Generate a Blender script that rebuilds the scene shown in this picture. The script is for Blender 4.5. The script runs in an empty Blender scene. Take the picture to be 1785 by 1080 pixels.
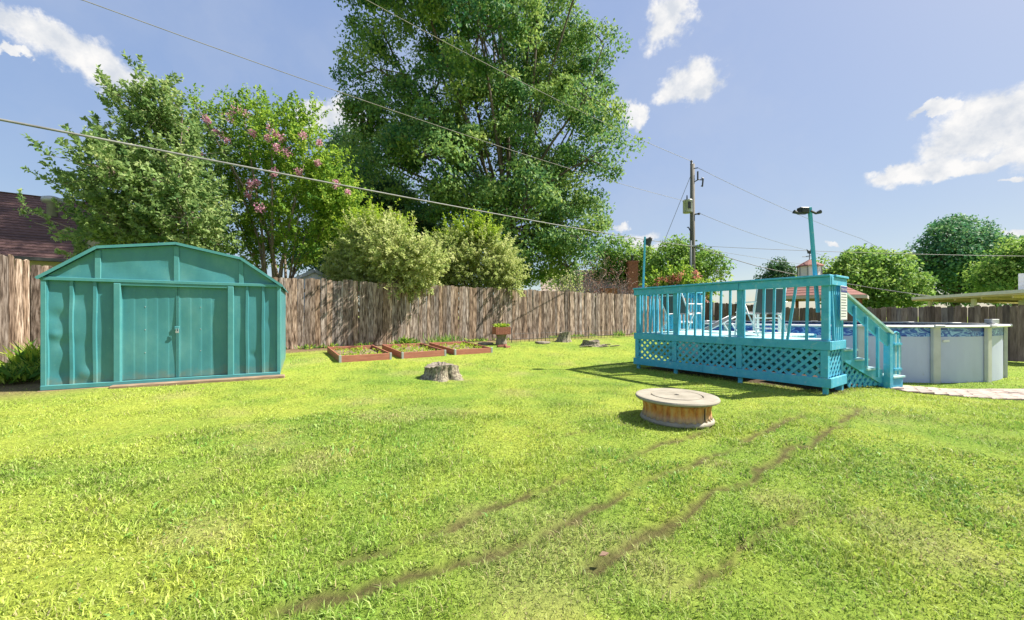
import bpy, bmesh, math, random
import numpy as np
from mathutils import Vector, Matrix
R = math.radians
random.seed(7)
rng = np.random.default_rng(7)
SC = bpy.context.scene
COL = SC.collection

# ------------------------------------------------------------------ camera
FPX, CX, HY, EYE = 660.0, 892.5, 550.0, 1.15      # focal length in photo pixels, centre, horizon row, eye height
cam_d = bpy.data.cameras.new('camera')
cam_d.sensor_width = 36.0
cam_d.lens = FPX / 1785.0 * 36.0
cam_d.shift_y = (HY - 540.0) / 1785.0
cam_d.clip_start = 0.05
cam_d.clip_end = 2000.0
cam = bpy.data.objects.new('camera', cam_d)
cam.location = (0, 0, EYE)
cam.rotation_euler = (R(90), 0, 0)
COL.objects.link(cam)
SC.camera = cam

# ------------------------------------------------------------------ sun, sky, exposure
SUN_EL = 48.0
LDIR = Vector((-1.0, -0.16, 0)).normalized()             # ground direction in which shadows fall
sun_from = Vector((-LDIR.x, -LDIR.y, math.tan(R(SUN_EL)))).normalized()
sun_d = bpy.data.lights.new('sun', 'SUN')
sun_d.energy = 4.8
sun_d.angle = R(0.55)
sun_d.color = (1.0, 0.94, 0.84)
sun = bpy.data.objects.new('sun', sun_d)
sun.rotation_euler = sun_from.to_track_quat('Z', 'Y').to_euler()
sun.location = (20, 0, 30)
COL.objects.link(sun)
SC.view_settings.view_transform = 'Standard'
SC.view_settings.look = 'None'
SC.view_settings.gamma = 1.0
SC.view_settings.exposure = 1.25

world = bpy.data.worlds.new('World')
SC.world = world
world.use_nodes = True
wn = world.node_tree
wn.nodes.clear()
def wnode(t, **kw):
    n = wn.nodes.new(t)
    for k, v in kw.items():
        setattr(n, k, v)
    return n
def wl(a, b):
    wn.links.new(a, b)
w_out = wnode('ShaderNodeOutputWorld')
w_bg = wnode('ShaderNodeBackground')
w_sky = wnode('ShaderNodeTexSky', sky_type='NISHITA', sun_disc=False)
w_sky.sun_elevation = R(SUN_EL)
w_sky.sun_rotation = math.atan2(sun_from.x, sun_from.y)
w_sky.air_density = 1.0
w_sky.dust_density = 1.1
w_sky.ozone_density = 2.2
SKY_STRENGTH = 0.115
w_bg.inputs['Strength'].default_value = SKY_STRENGTH
# the hazy summer sky is nearly even in brightness: compress its range, keep its hue
w_sep = wnode('ShaderNodeSeparateColor', mode='HSV')
wl(w_sky.outputs[0], w_sep.inputs[0])
w_pow = wnode('ShaderNodeMath', operation='POWER')
wl(w_sep.outputs[2], w_pow.inputs[0])
w_pow.inputs[1].default_value = 0.2
w_mul = wnode('ShaderNodeMath', operation='MULTIPLY')
wl(w_pow.outputs[0], w_mul.inputs[0])
w_mul.inputs[1].default_value = 2.08
w_sat = wnode('ShaderNodeMath', operation='MULTIPLY')
wl(w_sep.outputs[1], w_sat.inputs[0])
w_sat.inputs[1].default_value = 0.88
w_hue = wnode('ShaderNodeMath', operation='ADD')
wl(w_sep.outputs[0], w_hue.inputs[0])
w_hue.inputs[1].default_value = 0.004
w_hsv = wnode('ShaderNodeCombineColor', mode='HSV')
wl(w_hue.outputs[0], w_hsv.inputs[0])
wl(w_sat.outputs[0], w_hsv.inputs[1])
wl(w_mul.outputs[0], w_hsv.inputs[2])
w_tc = wnode('ShaderNodeTexCoord')
w_n1 = wnode('ShaderNodeTexNoise')
w_n1.inputs['Scale'].default_value = 9.0
w_n1.inputs['Detail'].default_value = 7.0
w_n1.inputs['Roughness'].default_value = 0.62
wl(w_tc.outputs['Generated'], w_n1.inputs['Vector'])
w_sub = wnode('ShaderNodeVectorMath', operation='SUBTRACT')
wl(w_n1.outputs['Color'], w_sub.inputs[0])
w_sub.inputs[1].default_value = (0.5, 0.5, 0.5)
w_mad = wnode('ShaderNodeVectorMath', operation='MULTIPLY_ADD')
wl(w_sub.outputs[0], w_mad.inputs[0])
w_mad.inputs[1].default_value = (0.16, 0.16, 0.12)
wl(w_tc.outputs['Generated'], w_mad.inputs[2])
# cumulus puffs scattered round the whole sky: (column, row, half width, half height) for those ahead
CLOUDS = [(70, 62, 55, 26), (125, 95, 62, 34), (180, 128, 48, 28), (35, 106, 26, 7),
          (560, 205, 46, 26), (612, 218, 48, 40), (520, 215, 30, 14),
          (1165, 45, 46, 40), (1188, 12, 34, 18), (1207, 146, 42, 34), (1110, 195, 28, 22),
          (1690, 235, 70, 36), (1745, 200, 70, 44), (1605, 288, 66, 20), (1690, 288, 90, 16),
          (1790, 250, 50, 44), (1770, 316, 22, 7), (1100, 412, 46, 12), (1085, 386, 22, 6),
          (1150, 432, 40, 9), (1450, 425, 18, 6), (1765, 412, 38, 9), (1640, 190, 40, 9)]
BEHIND = [((-0.75, -0.5, 0.42), 0.16), ((0.2, -0.9, 0.35), 0.2), ((0.8, -0.45, 0.5), 0.14),
          ((-0.3, -0.55, 0.78), 0.13), ((-0.95, 0.1, 0.22), 0.12), ((0.5, -0.8, 0.18), 0.14)]
blobs = []
for (px, py, rx, ry) in CLOUDS:
    d = Vector(((px - CX) / FPX, 1.0, (HY - py) / FPX))
    c = 1.0 / d.length
    blobs.append((d.normalized(), (rx / FPX * c * 1.15, rx / FPX * c * 1.15, ry / FPX * c * 1.2)))
for v, r in BEHIND:
    blobs.append((Vector(v).normalized(), (r, r, r * 0.5)))
prev = None
for d, r in blobs:
    s = wnode('ShaderNodeVectorMath', operation='SUBTRACT')
    wl(w_mad.outputs[0], s.inputs[0])
    s.inputs[1].default_value = d
    m = wnode('ShaderNodeVectorMath', operation='DIVIDE')
    wl(s.outputs[0], m.inputs[0])
    m.inputs[1].default_value = r
    ln = wnode('ShaderNodeVectorMath', operation='LENGTH')
    wl(m.outputs[0], ln.inputs[0])
    if prev is None:
        prev = ln.outputs['Value']
    else:
        mn = wnode('ShaderNodeMath', operation='SMOOTH_MIN')
        wl(prev, mn.inputs[0])
        wl(ln.outputs['Value'], mn.inputs[1])
        mn.inputs[2].default_value = 0.25
        prev = mn.outputs[0]
w_n2 = wnode('ShaderNodeTexNoise')
w_n2.inputs['Scale'].default_value = 22.0
w_n2.inputs['Detail'].default_value = 6.0
w_n2.inputs['Roughness'].default_value = 0.6
wl(w_tc.outputs['Generated'], w_n2.inputs['Vector'])
w_add = wnode('ShaderNodeMath', operation='MULTIPLY_ADD')
wl(w_n2.outputs['Fac'], w_add.inputs[0])
w_add.inputs[1].default_value = 1.05
wl(prev, w_add.inputs[2])
w_mr = wnode('ShaderNodeMapRange', interpolation_type='SMOOTHSTEP')
w_mr.inputs['From Min'].default_value = 1.52
w_mr.inputs['From Max'].default_value = 1.05
wl(w_add.outputs[0], w_mr.inputs['Value'])
w_cr = wnode('ShaderNodeValToRGB')
w_cr.color_ramp.elements[0].position = 0.36
w_cr.color_ramp.elements[0].color = (3.6, 3.56, 3.52, 1)
w_cr.color_ramp.elements[1].position = 0.62
w_cr.color_ramp.elements[1].color = (2.55, 2.7, 2.95, 1)
wl(w_n2.outputs['Fac'], w_cr.inputs['Fac'])
w_mix = wnode('ShaderNodeMixRGB')
wl(w_mr.outputs[0], w_mix.inputs['Fac'])
w_n3 = wnode('ShaderNodeTexNoise')
w_n3.inputs['Scale'].default_value = 2.2
w_n3.inputs['Detail'].default_value = 5.0
w_n3.inputs['Roughness'].default_value = 0.55
wl(w_mad.outputs[0], w_n3.inputs['Vector'])
w_v = wnode('ShaderNodeMapRange', interpolation_type='SMOOTHSTEP')
w_v.inputs['From Min'].default_value = 0.4
w_v.inputs['From Max'].default_value = 0.7
w_v.inputs['To Max'].default_value = 0.22
wl(w_n3.outputs['Fac'], w_v.inputs['Value'])
w_veil = wnode('ShaderNodeMixRGB')
wl(w_v.outputs[0], w_veil.inputs['Fac'])
wl(w_hsv.outputs[0], w_veil.inputs['Color1'])
w_veil.inputs['Color2'].default_value = (2.5, 2.65, 2.95, 1)
wl(w_veil.outputs[0], w_mix.inputs['Color1'])
wl(w_cr.outputs[0], w_mix.inputs['Color2'])
wl(w_mix.outputs[0], w_bg.inputs['Color'])
wl(w_bg.outputs[0], w_out.inputs['Surface'])

# ------------------------------------------------------------------ helpers
def smooth(a, b, x):
    t = np.clip((np.asarray(x, float) - a) / (b - a), 0, 1)
    return t * t * (3 - 2 * t)
def gz(x, y):
    """height of the lawn: a little higher along the back fence, falling away to the pool"""
    d = (np.asarray(x, float) + 6.16) * 0.57 - (np.asarray(y, float) - 10.1) * 0.82
    s = smooth(0, 7, d)
    return 0.24 * (1 - s) - 0.2 * smooth(5.2, 8.2, x) * s
def G(x, y):
    return float(gz(x, y))
def at(px, py, Y):
    return Vector(((px - CX) / FPX * Y, Y, EYE + (HY - py) / FPX * Y))
def on_ground(px, py):
    Y = 6.0
    for _ in range(30):
        x = (px - CX) / FPX * Y
        Y = FPX * (EYE - G(x, Y)) / (py - HY)
    x = (px - CX) / FPX * Y
    return Vector((x, Y, G(x, Y)))
def vnoise(x, y, scale, seed=0):
    x = np.asarray(x) * scale; y = np.asarray(y) * scale
    xi = np.floor(x).astype(np.int64); yi = np.floor(y).astype(np.int64)
    xf = x - xi; yf = y - yi
    xf = xf * xf * (3 - 2 * xf); yf = yf * yf * (3 - 2 * yf)
    def h(a, b):
        n = (a * 374761393 + b * 668265263 + seed * 974711) & 0x7fffffff
        n = ((n ^ (n >> 13)) * 1274126177) & 0x7fffffff
        return ((n ^ (n >> 16)) & 0xffff) / 65535.0
    return (h(xi, yi) * (1 - xf) + h(xi + 1, yi) * xf) * (1 - yf) + (h(xi, yi + 1) * (1 - xf) + h(xi + 1, yi + 1) * xf) * yf
def fbm(x, y, scale, seed=0, oct=4):
    t = 0; a = 0.5; n = 0
    for i in range(oct):
        t = t + a * vnoise(x, y, scale * 2 ** i, seed + i * 17); n += a; a *= 0.55
    return t / n

def tag(o, label=None, cat=None, group=None, kind=None):
    if label: o['label'] = label
    if cat: o['category'] = cat
    if group: o['group'] = group
    if kind: o['kind'] = kind
    return o
def empty(name, loc=(0, 0, 0), rz=0.0, label=None, cat=None, group=None):
    o = bpy.data.objects.new(name, None)
    o.empty_display_size = 0.2
    o.location = loc; o.rotation_euler = (0, 0, rz)
    COL.objects.link(o)
    tag(o, label, cat, group)
    return o

class MB:
    """collects shapes for ONE mesh"""
    def __init__(s):
        s.v = []; s.f = []; s.sm = False
    def add(s, vs, fs):
        b = len(s.v)
        s.v += [tuple(v) for v in vs]
        s.f += [tuple(b + i for i in f) for f in fs]
        return s
    def box(s, x0, x1, y0, y1, z0, z1):
        s.add([(x0, y0, z0), (x1, y0, z0), (x1, y1, z0), (x0, y1, z0), (x0, y0, z1), (x1, y0, z1), (x1, y1, z1), (x0, y1, z1)],
              [(3, 2, 1, 0), (4, 5, 6, 7), (0, 1, 5, 4), (1, 2, 6, 5), (2, 3, 7, 6), (3, 0, 4, 7)])
        return s
    def bar(s, p, q, w, h, up=(0, 0, 1)):
        """box beam from p to q, w across, h along up"""
        p = Vector(p); q = Vector(q); d = (q - p).normalized()
        sd = d.cross(Vector(up))
        if sd.length < 1e-4: sd = d.cross(Vector((0, 1, 0)))
        sd.normalize(); u = sd.cross(d).normalized()
        a = sd * (w / 2); b = u * (h / 2)
        s.add([p - a - b, p + a - b, p + a + b, p - a + b, q - a - b, q + a - b, q + a + b, q - a + b],
              [(0, 3, 2, 1), (4, 5, 6, 7), (0, 1, 5, 4), (1, 2, 6, 5), (2, 3, 7, 6), (3, 0, 4, 7)])
        return s
    def tube(s, pts, rad, n=8, cap=True):
        pts = [Vector(p) for p in pts]
        if not hasattr(rad, '__len__'): rad = [rad] * len(pts)
        b = len(s.v); prev = None
        for i, p in enumerate(pts):
            d = (pts[min(i + 1, len(pts) - 1)] - pts[max(i - 1, 0)]).normalized()
            if prev is None:
                sd = d.cross(Vector((0, 0, 1)))
                if sd.length < 1e-3: sd = d.cross(Vector((0, 1, 0)))
            else:
                sd = prev - d * prev.dot(d)
            sd.normalize(); prev = sd; u = d.cross(sd)
            for k in range(n):
                a = 2 * math.pi * k / n
                s.v.append(tuple(p + (sd * math.cos(a) + u * math.sin(a)) * rad[i]))
        for i in range(len(pts) - 1):
            for k in range(n):
                k2 = (k + 1) % n
                s.f.append((b + i * n + k, b + i * n + k2, b + (i + 1) * n + k2, b + (i + 1) * n + k))
        if cap:
            s.f.append(tuple(b + k for k in range(n - 1, -1, -1)))
            e = b + (len(pts) - 1) * n
            s.f.append(tuple(e + k for k in range(n)))
        return s
    def lathe(s, prof, n=32, c=(0, 0, 0), rmod=None):
        b = len(s.v)
        for (r, z) in prof:
            for k in range(n):
                a = 2 * math.pi * k / n
                rr = r * (rmod(a, r, z) if rmod else 1.0)
                s.v.append((c[0] + rr * math.cos(a), c[1] + rr * math.sin(a), c[2] + z))
        for i in range(len(prof) - 1):
            for k in range(n):
                k2 = (k + 1) % n
                s.f.append((b + i * n + k, b + i * n + k2, b + (i + 1) * n + k2, b + (i + 1) * n + k))
        if prof[0][0] > 1e-5: s.f.append(tuple(b + k for k in range(n - 1, -1, -1)))
        if prof[-1][0] > 1e-5:
            e = b + (len(prof) - 1) * n
            s.f.append(tuple(e + k for k in range(n)))
        return s
    def prism(s, poly, d0, d1, fn):
        """polygon (a,b) list extruded between d0 and d1; fn(a,b,d)->xyz"""
        n = len(poly)
        s.add([fn(a, b, d0) for a, b in poly] + [fn(a, b, d1) for a, b in poly],
              [tuple(range(n - 1, -1, -1)), tuple(range(n, 2 * n))] + [(i, (i + 1) % n, n + (i + 1) % n, n + i) for i in range(n)])
        return s
    def grid(s, x0, x1, z0, z1, nx, nz, fy):
        b = len(s.v)
        for j in range(nz + 1):
            for i in range(nx + 1):
                x = x0 + (x1 - x0) * i / nx; z = z0 + (z1 - z0) * j / nz
                s.v.append((x, fy(x, z), z))
        for j in range(nz):
            for i in range(nx):
                a = b + j * (nx + 1) + i
                s.f.append((a, a + 1, a + nx + 2, a + nx + 1))
        return s
    def build(s, name, mat, parent=None, smooth=False, bevel=0.0, off=None, seg=1):
        me = bpy.data.meshes.new(name)
        vs = s.v if off is None else [(v[0] - off[0], v[1] - off[1], v[2] - off[2]) for v in s.v]
        me.from_pydata(vs, [], s.f)
        bm = bmesh.new(); bm.from_mesh(me)
        bmesh.ops.recalc_face_normals(bm, faces=bm.faces)
        if bevel > 0:
            bmesh.ops.bevel(bm, geom=[e for e in bm.edges if len(e.link_faces) == 2 and e.calc_face_angle(0) > 0.5], offset=bevel, segments=seg, affect='EDGES', clamp_overlap=True)
        bm.to_mesh(me); bm.free()
        if smooth: me.shade_smooth()
        me.materials.append(mat)
        o = bpy.data.objects.new(name, me)
        COL.objects.link(o)
        if parent is not None: o.parent = parent
        return o

def np_mesh(name, verts, faces_n, mat, col=None, val=None, parent=None, idx=None):
    """fast mesh: verts (N,3); faces of faces_n corners in running order, or idx (M,k)"""
    me = bpy.data.meshes.new(name)
    nv = len(verts)
    me.vertices.add(nv)
    me.vertices.foreach_set('co', np.ascontiguousarray(verts, np.float32).ravel())
    if idx is None:
        idx = np.arange(nv, dtype=np.int32).reshape(-1, faces_n)
    nf, k = idx.shape
    me.loops.add(nf * k)
    me.loops.foreach_set('vertex_index', idx.astype(np.int32).ravel())
    me.polygons.add(nf)
    me.polygons.foreach_set('loop_start', np.arange(0, nf * k, k, dtype=np.int32))
    me.update(calc_edges=True)
    if col is not None:
        a = me.attributes.new('Col', 'FLOAT_COLOR', 'POINT')
        c4 = np.ones((nv, 4), np.float32); c4[:, :3] = col
        a.data.foreach_set('color', c4.ravel())
    if val is not None:
        a = me.attributes.new('v', 'FLOAT', 'FACE')
        a.data.foreach_set('value', np.ascontiguousarray(val, np.float32))
    me.materials.append(mat)
    o = bpy.data.objects.new(name, me)
    COL.objects.link(o)
    if parent is not None: o.parent = parent
    return o

# ------------------------------------------------------------------ materials
def mat_new(name):
    m = bpy.data.materials.new(name); m.use_nodes = True
    nt = m.node_tree
    return m, nt, nt.nodes['Principled BSDF'], nt.nodes['Material Output']
def ramp(nt, cols):
    r = nt.nodes.new('ShaderNodeValToRGB')
    e = r.color_ramp.elements
    while len(e) < len(cols): e.new(0.5)
    for i, (p, c) in enumerate(cols):
        e[i].position = p; e[i].color = (c[0], c[1], c[2], 1)
    return r
def M(name, cols, scale=4.0, stretch=(1, 1, 1), rough=0.6, bump=0.0, bscale=None, rand=0.0, randval=None, detail=6.0, metal=0.0, spec=0.4, rvar=0.0, dist=0.01):
    m, nt, bs, out = mat_new(name)
    tc = nt.nodes.new('ShaderNodeTexCoord')
    mp = nt.nodes.new('ShaderNodeMapping'); mp.inputs['Scale'].default_value = stretch
    src = tc.outputs['Object']
    oi = nt.nodes.new('ShaderNodeObjectInfo')
    if rand or randval:
        ad = nt.nodes.new('ShaderNodeVectorMath'); ad.operation = 'MULTIPLY_ADD'
        cb = nt.nodes.new('ShaderNodeCombineXYZ')
        for i in range(3): nt.links.new(oi.outputs['Random'], cb.inputs[i])
        nt.links.new(cb.outputs[0], ad.inputs[0]); ad.inputs[1].default_value = (37.0, 91.0, 13.0)
        nt.links.new(src, ad.inputs[2]); src = ad.outputs[0]
    nt.links.new(src, mp.inputs['Vector'])
    nz = nt.nodes.new('ShaderNodeTexNoise')
    nz.inputs['Scale'].default_value = scale; nz.inputs['Detail'].default_value = detail; nz.inputs['Roughness'].default_value = 0.62
    nt.links.new(mp.outputs[0], nz.inputs['Vector'])
    rp = ramp(nt, cols)
    nt.links.new(nz.outputs['Fac'], rp.inputs['Fac'])
    c = rp.outputs['Color']
    if randval:
        rr = ramp(nt, randval)
        nt.links.new(oi.outputs['Random'], rr.inputs['Fac'])
        mx = nt.nodes.new('ShaderNodeMixRGB'); mx.blend_type = 'MULTIPLY'; mx.inputs['Fac'].default_value = 1.0
        nt.links.new(c, mx.inputs['Color1']); nt.links.new(rr.outputs['Color'], mx.inputs['Color2'])
        c = mx.outputs['Color']
    nt.links.new(c, bs.inputs['Base Color'])
    bs.inputs['Roughness'].default_value = rough
    bs.inputs['Metallic'].default_value = metal
    bs.inputs['Specular IOR Level'].default_value = spec
    if bump:
        bp = nt.nodes.new('ShaderNodeBump'); bp.inputs['Strength'].default_value = bump; bp.inputs['Distance'].default_value = dist
        if bscale:
            n2 = nt.nodes.new('ShaderNodeTexNoise'); n2.inputs['Scale'].default_value = bscale; n2.inputs['Detail'].default_value = 5
            nt.links.new(mp.outputs[0], n2.inputs['Vector']); nt.links.new(n2.outputs['Fac'], bp.inputs['Height'])
        else:
            nt.links.new(nz.outputs['Fac'], bp.inputs['Height'])
        nt.links.new(bp.outputs[0], bs.inputs['Normal'])
    return m
def leaf_mat(name, cols, trans=0.35, rough=0.6):
    m, nt, bs, out = mat_new(name)
    at_ = nt.nodes.new('ShaderNodeAttribute'); at_.attribute_name = 'v'
    rp = ramp(nt, cols)
    nt.links.new(at_.outputs['Fac'], rp.inputs['Fac'])
    nt.links.new(rp.outputs['Color'], bs.inputs['Base Color'])
    bs.inputs['Roughness'].default_value = rough
    bs.inputs['Specular IOR Level'].default_value = 0.18
    tr = nt.nodes.new('ShaderNodeBsdfTranslucent')
    hs = nt.nodes.new('ShaderNodeHueSaturation'); hs.inputs['Value'].default_value = 1.5; hs.inputs['Hue'].default_value = 0.485
    nt.links.new(rp.outputs['Color'], hs.inputs['Color']); nt.links.new(hs.outputs[0], tr.inputs['Color'])
    mx = nt.nodes.new('ShaderNodeMixShader'); mx.inputs['Fac'].default_value = trans
    nt.links.new(bs.outputs[0], mx.inputs[1]); nt.links.new(tr.outputs[0], mx.inputs[2])
    nt.links.new(mx.outputs[0], out.inputs['Surface'])
    return m
def col_mat(name, rough=0.6, trans=0.0):
    m, nt, bs, out = mat_new(name)
    a = nt.nodes.new('ShaderNodeAttribute'); a.attribute_name = 'Col'
    nt.links.new(a.outputs['Color'], bs.inputs['Base Color'])
    bs.inputs['Roughness'].default_value = rough
    bs.inputs['Specular IOR Level'].default_value = 0.25
    if trans:
        tr = nt.nodes.new('ShaderNodeBsdfTranslucent'); nt.links.new(a.outputs['Color'], tr.inputs['Color'])
        mx = nt.nodes.new('ShaderNodeMixShader'); mx.inputs['Fac'].default_value = trans
        nt.links.new(bs.outputs[0], mx.inputs[1]); nt.links.new(tr.outputs[0], mx.inputs[2])
        nt.links.new(mx.outputs[0], out.inputs['Surface'])
    return m
FENCE_R = [(0.0, (0.5, 0.48, 0.47)), (0.16, (1.25, 1.05, 0.88)), (0.3, (0.66, 0.64, 0.64)), (0.46, (1.4, 1.25, 1.1)), (0.6, (0.8, 0.64, 0.5)), (0.74, (1.15, 1.14, 1.14)), (0.88, (0.5, 0.42, 0.36)), (1.0, (1.05, 0.85, 0.68))]
m_fence = M('weathered_fence_wood', [(0.34, (0.05, 0.039, 0.032)), (0.44, (0.16, 0.132, 0.11)), (0.54, (0.31, 0.268, 0.232)), (0.66, (0.5, 0.46, 0.425))],
            scale=8, stretch=(2.8, 2.8, 0.42), rough=0.85, bump=0.35, rand=1, randval=FENCE_R, spec=0.15)
m_fence_grey = M('grey_fence_wood', [(0.27, (0.06, 0.052, 0.05)), (0.45, (0.14, 0.122, 0.115)), (0.6, (0.2, 0.178, 0.168)), (0.76, (0.32, 0.29, 0.27))],
            scale=9, stretch=(2.6, 2.6, 0.28), rough=0.85, bump=0.35, rand=1, randval=FENCE_R, spec=0.15)
m_shed = M('seafoam_painted_steel', [(0.28, (0.036, 0.175, 0.205)), (0.5, (0.053, 0.22, 0.243)), (0.72, (0.1, 0.28, 0.285))], scale=2.2, stretch=(1, 1, 0.5), rough=0.42, bump=0.25, bscale=3.5, spec=0.45, dist=0.012)
def add_grime(m, z0, z1, col):
    nt = m.node_tree; bs = nt.nodes['Principled BSDF']
    src = bs.inputs['Base Color'].links[0].from_socket
    tc = nt.nodes.new('ShaderNodeTexCoord'); sx = nt.nodes.new('ShaderNodeSeparateXYZ'); nt.links.new(tc.outputs['Object'], sx.inputs[0])
    nz = nt.nodes.new('ShaderNodeTexNoise'); nz.inputs['Scale'].default_value = 9; nz.inputs['Detail'].default_value = 6
    nt.links.new(tc.outputs['Object'], nz.inputs['Vector'])
    ma = nt.nodes.new('ShaderNodeMath'); ma.operation = 'MULTIPLY_ADD'; nt.links.new(nz.outputs['Fac'], ma.inputs[0]); ma.inputs[1].default_value = -(z1 - z0) * 1.6
    nt.links.new(sx.outputs['Z'], ma.inputs[2])
    mr = nt.nodes.new('ShaderNodeMapRange'); mr.inputs['From Min'].default_value = z1 - (z1 - z0) * 0.9; mr.inputs['From Max'].default_value = z0 - (z1 - z0) * 0.9
    mr.inputs['To Max'].default_value = 0.75; nt.links.new(ma.outputs[0], mr.inputs['Value'])
    mx = nt.nodes.new('ShaderNodeMixRGB'); nt.links.new(mr.outputs[0], mx.inputs['Fac']); nt.links.new(src, mx.inputs['Color1']); mx.inputs['Color2'].default_value = (*col, 1)
    nt.links.new(mx.outputs[0], bs.inputs['Base Color'])
add_grime(m_shed, 0.0, 0.2, (0.2, 0.2, 0.13))
m_shed_trim = M('seafoam_trim', [(0.3, (0.05, 0.22, 0.235)), (0.7, (0.088, 0.275, 0.28))], scale=5, rough=0.5)
m_deck = M('turquoise_painted_wood', [(0.25, (0.034, 0.3, 0.47)), (0.42, (0.065, 0.385, 0.56)), (0.6, (0.085, 0.42, 0.6)), (0.78, (0.28, 0.52, 0.64))], scale=7, stretch=(1, 1, 1), rough=0.6, bump=0.2, bscale=30, rand=1, randval=[(0, (0.86, 0.9, 0.92)), (1, (1.12, 1.06, 1.04))], spec=0.3)
def add_chips(m, scale, lo, hi, col, fac):
    nt = m.node_tree; bs = nt.nodes['Principled BSDF']
    src = bs.inputs['Base Color'].links[0].from_socket
    tc = nt.nodes.new('ShaderNodeTexCoord')
    nz = nt.nodes.new('ShaderNodeTexNoise'); nz.inputs['Scale'].default_value = scale; nz.inputs['Detail'].default_value = 8; nz.inputs['Roughness'].default_value = 0.7
    nt.links.new(tc.outputs['Object'], nz.inputs['Vector'])
    mr = nt.nodes.new('ShaderNodeMapRange'); mr.inputs['From Min'].default_value = lo; mr.inputs['From Max'].default_value = hi; mr.inputs['To Max'].default_value = fac
    nt.links.new(nz.outputs['Fac'], mr.inputs['Value'])
    mx = nt.nodes.new('ShaderNodeMixRGB'); nt.links.new(mr.outputs[0], mx.inputs['Fac']); nt.links.new(src, mx.inputs['Color1']); mx.inputs['Color2'].default_value = (*col, 1)
    nt.links.new(mx.outputs[0], bs.inputs['Base Color'])
add_chips(m_deck, 16, 0.58, 0.68, (0.4, 0.52, 0.55), 0.5)
add_chips(m_deck, 11, 0.62, 0.7, (0.06, 0.14, 0.15), 0.55)
add_chips(m_shed, 26, 0.64, 0.72, (0.2, 0.4, 0.38), 0.5)
add_chips(m_shed, 5, 0.58, 0.75, (0.05, 0.17, 0.17), 0.4)
m_deck_floor = M('worn_turquoise_floor', [(0.28, (0.2, 0.46, 0.48)), (0.55, (0.42, 0.62, 0.62)), (0.75, (0.58, 0.7, 0.68))], scale=7, rough=0.7, rand=1, bump=0.2, spec=0.25)
m_white = M('white_paint', [(0.3, (0.66, 0.66, 0.65)), (0.7, (0.8, 0.8, 0.79))], scale=5, rough=0.4)
m_pool = M('white_pool_wall', [(0.25, (0.4, 0.44, 0.6)), (0.5, (0.46, 0.5, 0.68)), (0.75, (0.5, 0.545, 0.72))], scale=1.6, stretch=(1, 1, 0.6), rough=0.4, bump=0.05)
add_chips(m_pool, 7, 0.6, 0.75, (0.3, 0.31, 0.3), 0.5)
m_pool_trim = M('cream_pool_trim', [(0.3, (0.45, 0.45, 0.43)), (0.7, (0.56, 0.56, 0.54))], scale=4, rough=0.4)
m_dark = M('dark_metal', [(0.3, (0.02, 0.022, 0.024)), (0.7, (0.05, 0.052, 0.055))], scale=8, rough=0.5)
m_sling = M('charcoal_sling_mesh', [(0.3, (0.05, 0.06, 0.065)), (0.7, (0.1, 0.11, 0.115))], scale=120, rough=0.8)
m_pole = M('weathered_utility_pole', [(0.3, (0.08, 0.075, 0.065)), (0.55, (0.17, 0.155, 0.135)), (0.8, (0.25, 0.235, 0.21))], scale=6, stretch=(3, 3, 0.25), rough=0.9, bump=0.3)
m_grey_metal = M('galvanised_grey', [(0.3, (0.28, 0.3, 0.3)), (0.7, (0.4, 0.42, 0.42))], scale=6, rough=0.45, metal=0.3)
m_wire = M('wire_insulation', [(0.3, (0.13, 0.13, 0.13)), (0.7, (0.25, 0.25, 0.24))], scale=3, rough=0.6)
m_wire_light = M('bare_aluminium_wire', [(0.3, (0.2, 0.19, 0.17)), (0.7, (0.3, 0.28, 0.25))], scale=3, rough=0.6, metal=0.0)
m_bark = M('tree_bark', [(0.3, (0.055, 0.042, 0.032)), (0.55, (0.12, 0.095, 0.075)), (0.8, (0.2, 0.17, 0.14))], scale=9, stretch=(2, 2, 0.5), rough=0.9, bump=0.6)
m_bark_pale = M('smooth_pale_bark', [(0.3, (0.14, 0.1, 0.075)), (0.55, (0.27, 0.21, 0.165)), (0.8, (0.38, 0.32, 0.26))], scale=7, stretch=(2, 2, 0.5), rough=0.8, bump=0.3)
m_stump = M('weathered_stump_bark', [(0.34, (0.05, 0.04, 0.03)), (0.44, (0.17, 0.14, 0.1)), (0.55, (0.3, 0.265, 0.19)), (0.7, (0.4, 0.375, 0.24))], scale=22, stretch=(1.6, 1.6, 0.6), rough=0.95, bump=0.9, dist=0.03)
m_stump_top = M('cut_stump_top', [(0.3, (0.12, 0.095, 0.07)), (0.6, (0.25, 0.215, 0.17)), (0.8, (0.33, 0.3, 0.25))], scale=14, rough=0.95, bump=0.5)
m_bed = M('red_brown_board', [(0.3, (0.26, 0.095, 0.06)), (0.6, (0.36, 0.14, 0.09)), (0.8, (0.43, 0.19, 0.125))], scale=12, stretch=(0.4, 0.4, 2), rough=0.7, bump=0.2, rand=1)
m_soil = M('garden_soil', [(0.3, (0.1, 0.065, 0.04)), (0.55, (0.22, 0.16, 0.1)), (0.75, (0.34, 0.26, 0.17))], scale=14, rough=1.0, bump=0.8, dist=0.03)
m_shingle = M('brown_shingles', [(0.3, (0.075, 0.042, 0.04)), (0.55, (0.13, 0.075, 0.07)), (0.8, (0.19, 0.118, 0.108))], scale=8, stretch=(1, 1, 4), rough=0.95, bump=0.5, rand=1, randval=[(0, (0.75, 0.75, 0.78)), (1, (1.2, 1.15, 1.12))])
m_shingle_tan = M('tan_shingles', [(0.3, (0.3, 0.225, 0.19)), (0.6, (0.4, 0.315, 0.27)), (0.8, (0.47, 0.39, 0.34))], scale=5, stretch=(1, 1, 5), rough=0.95, bump=0.3)
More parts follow.
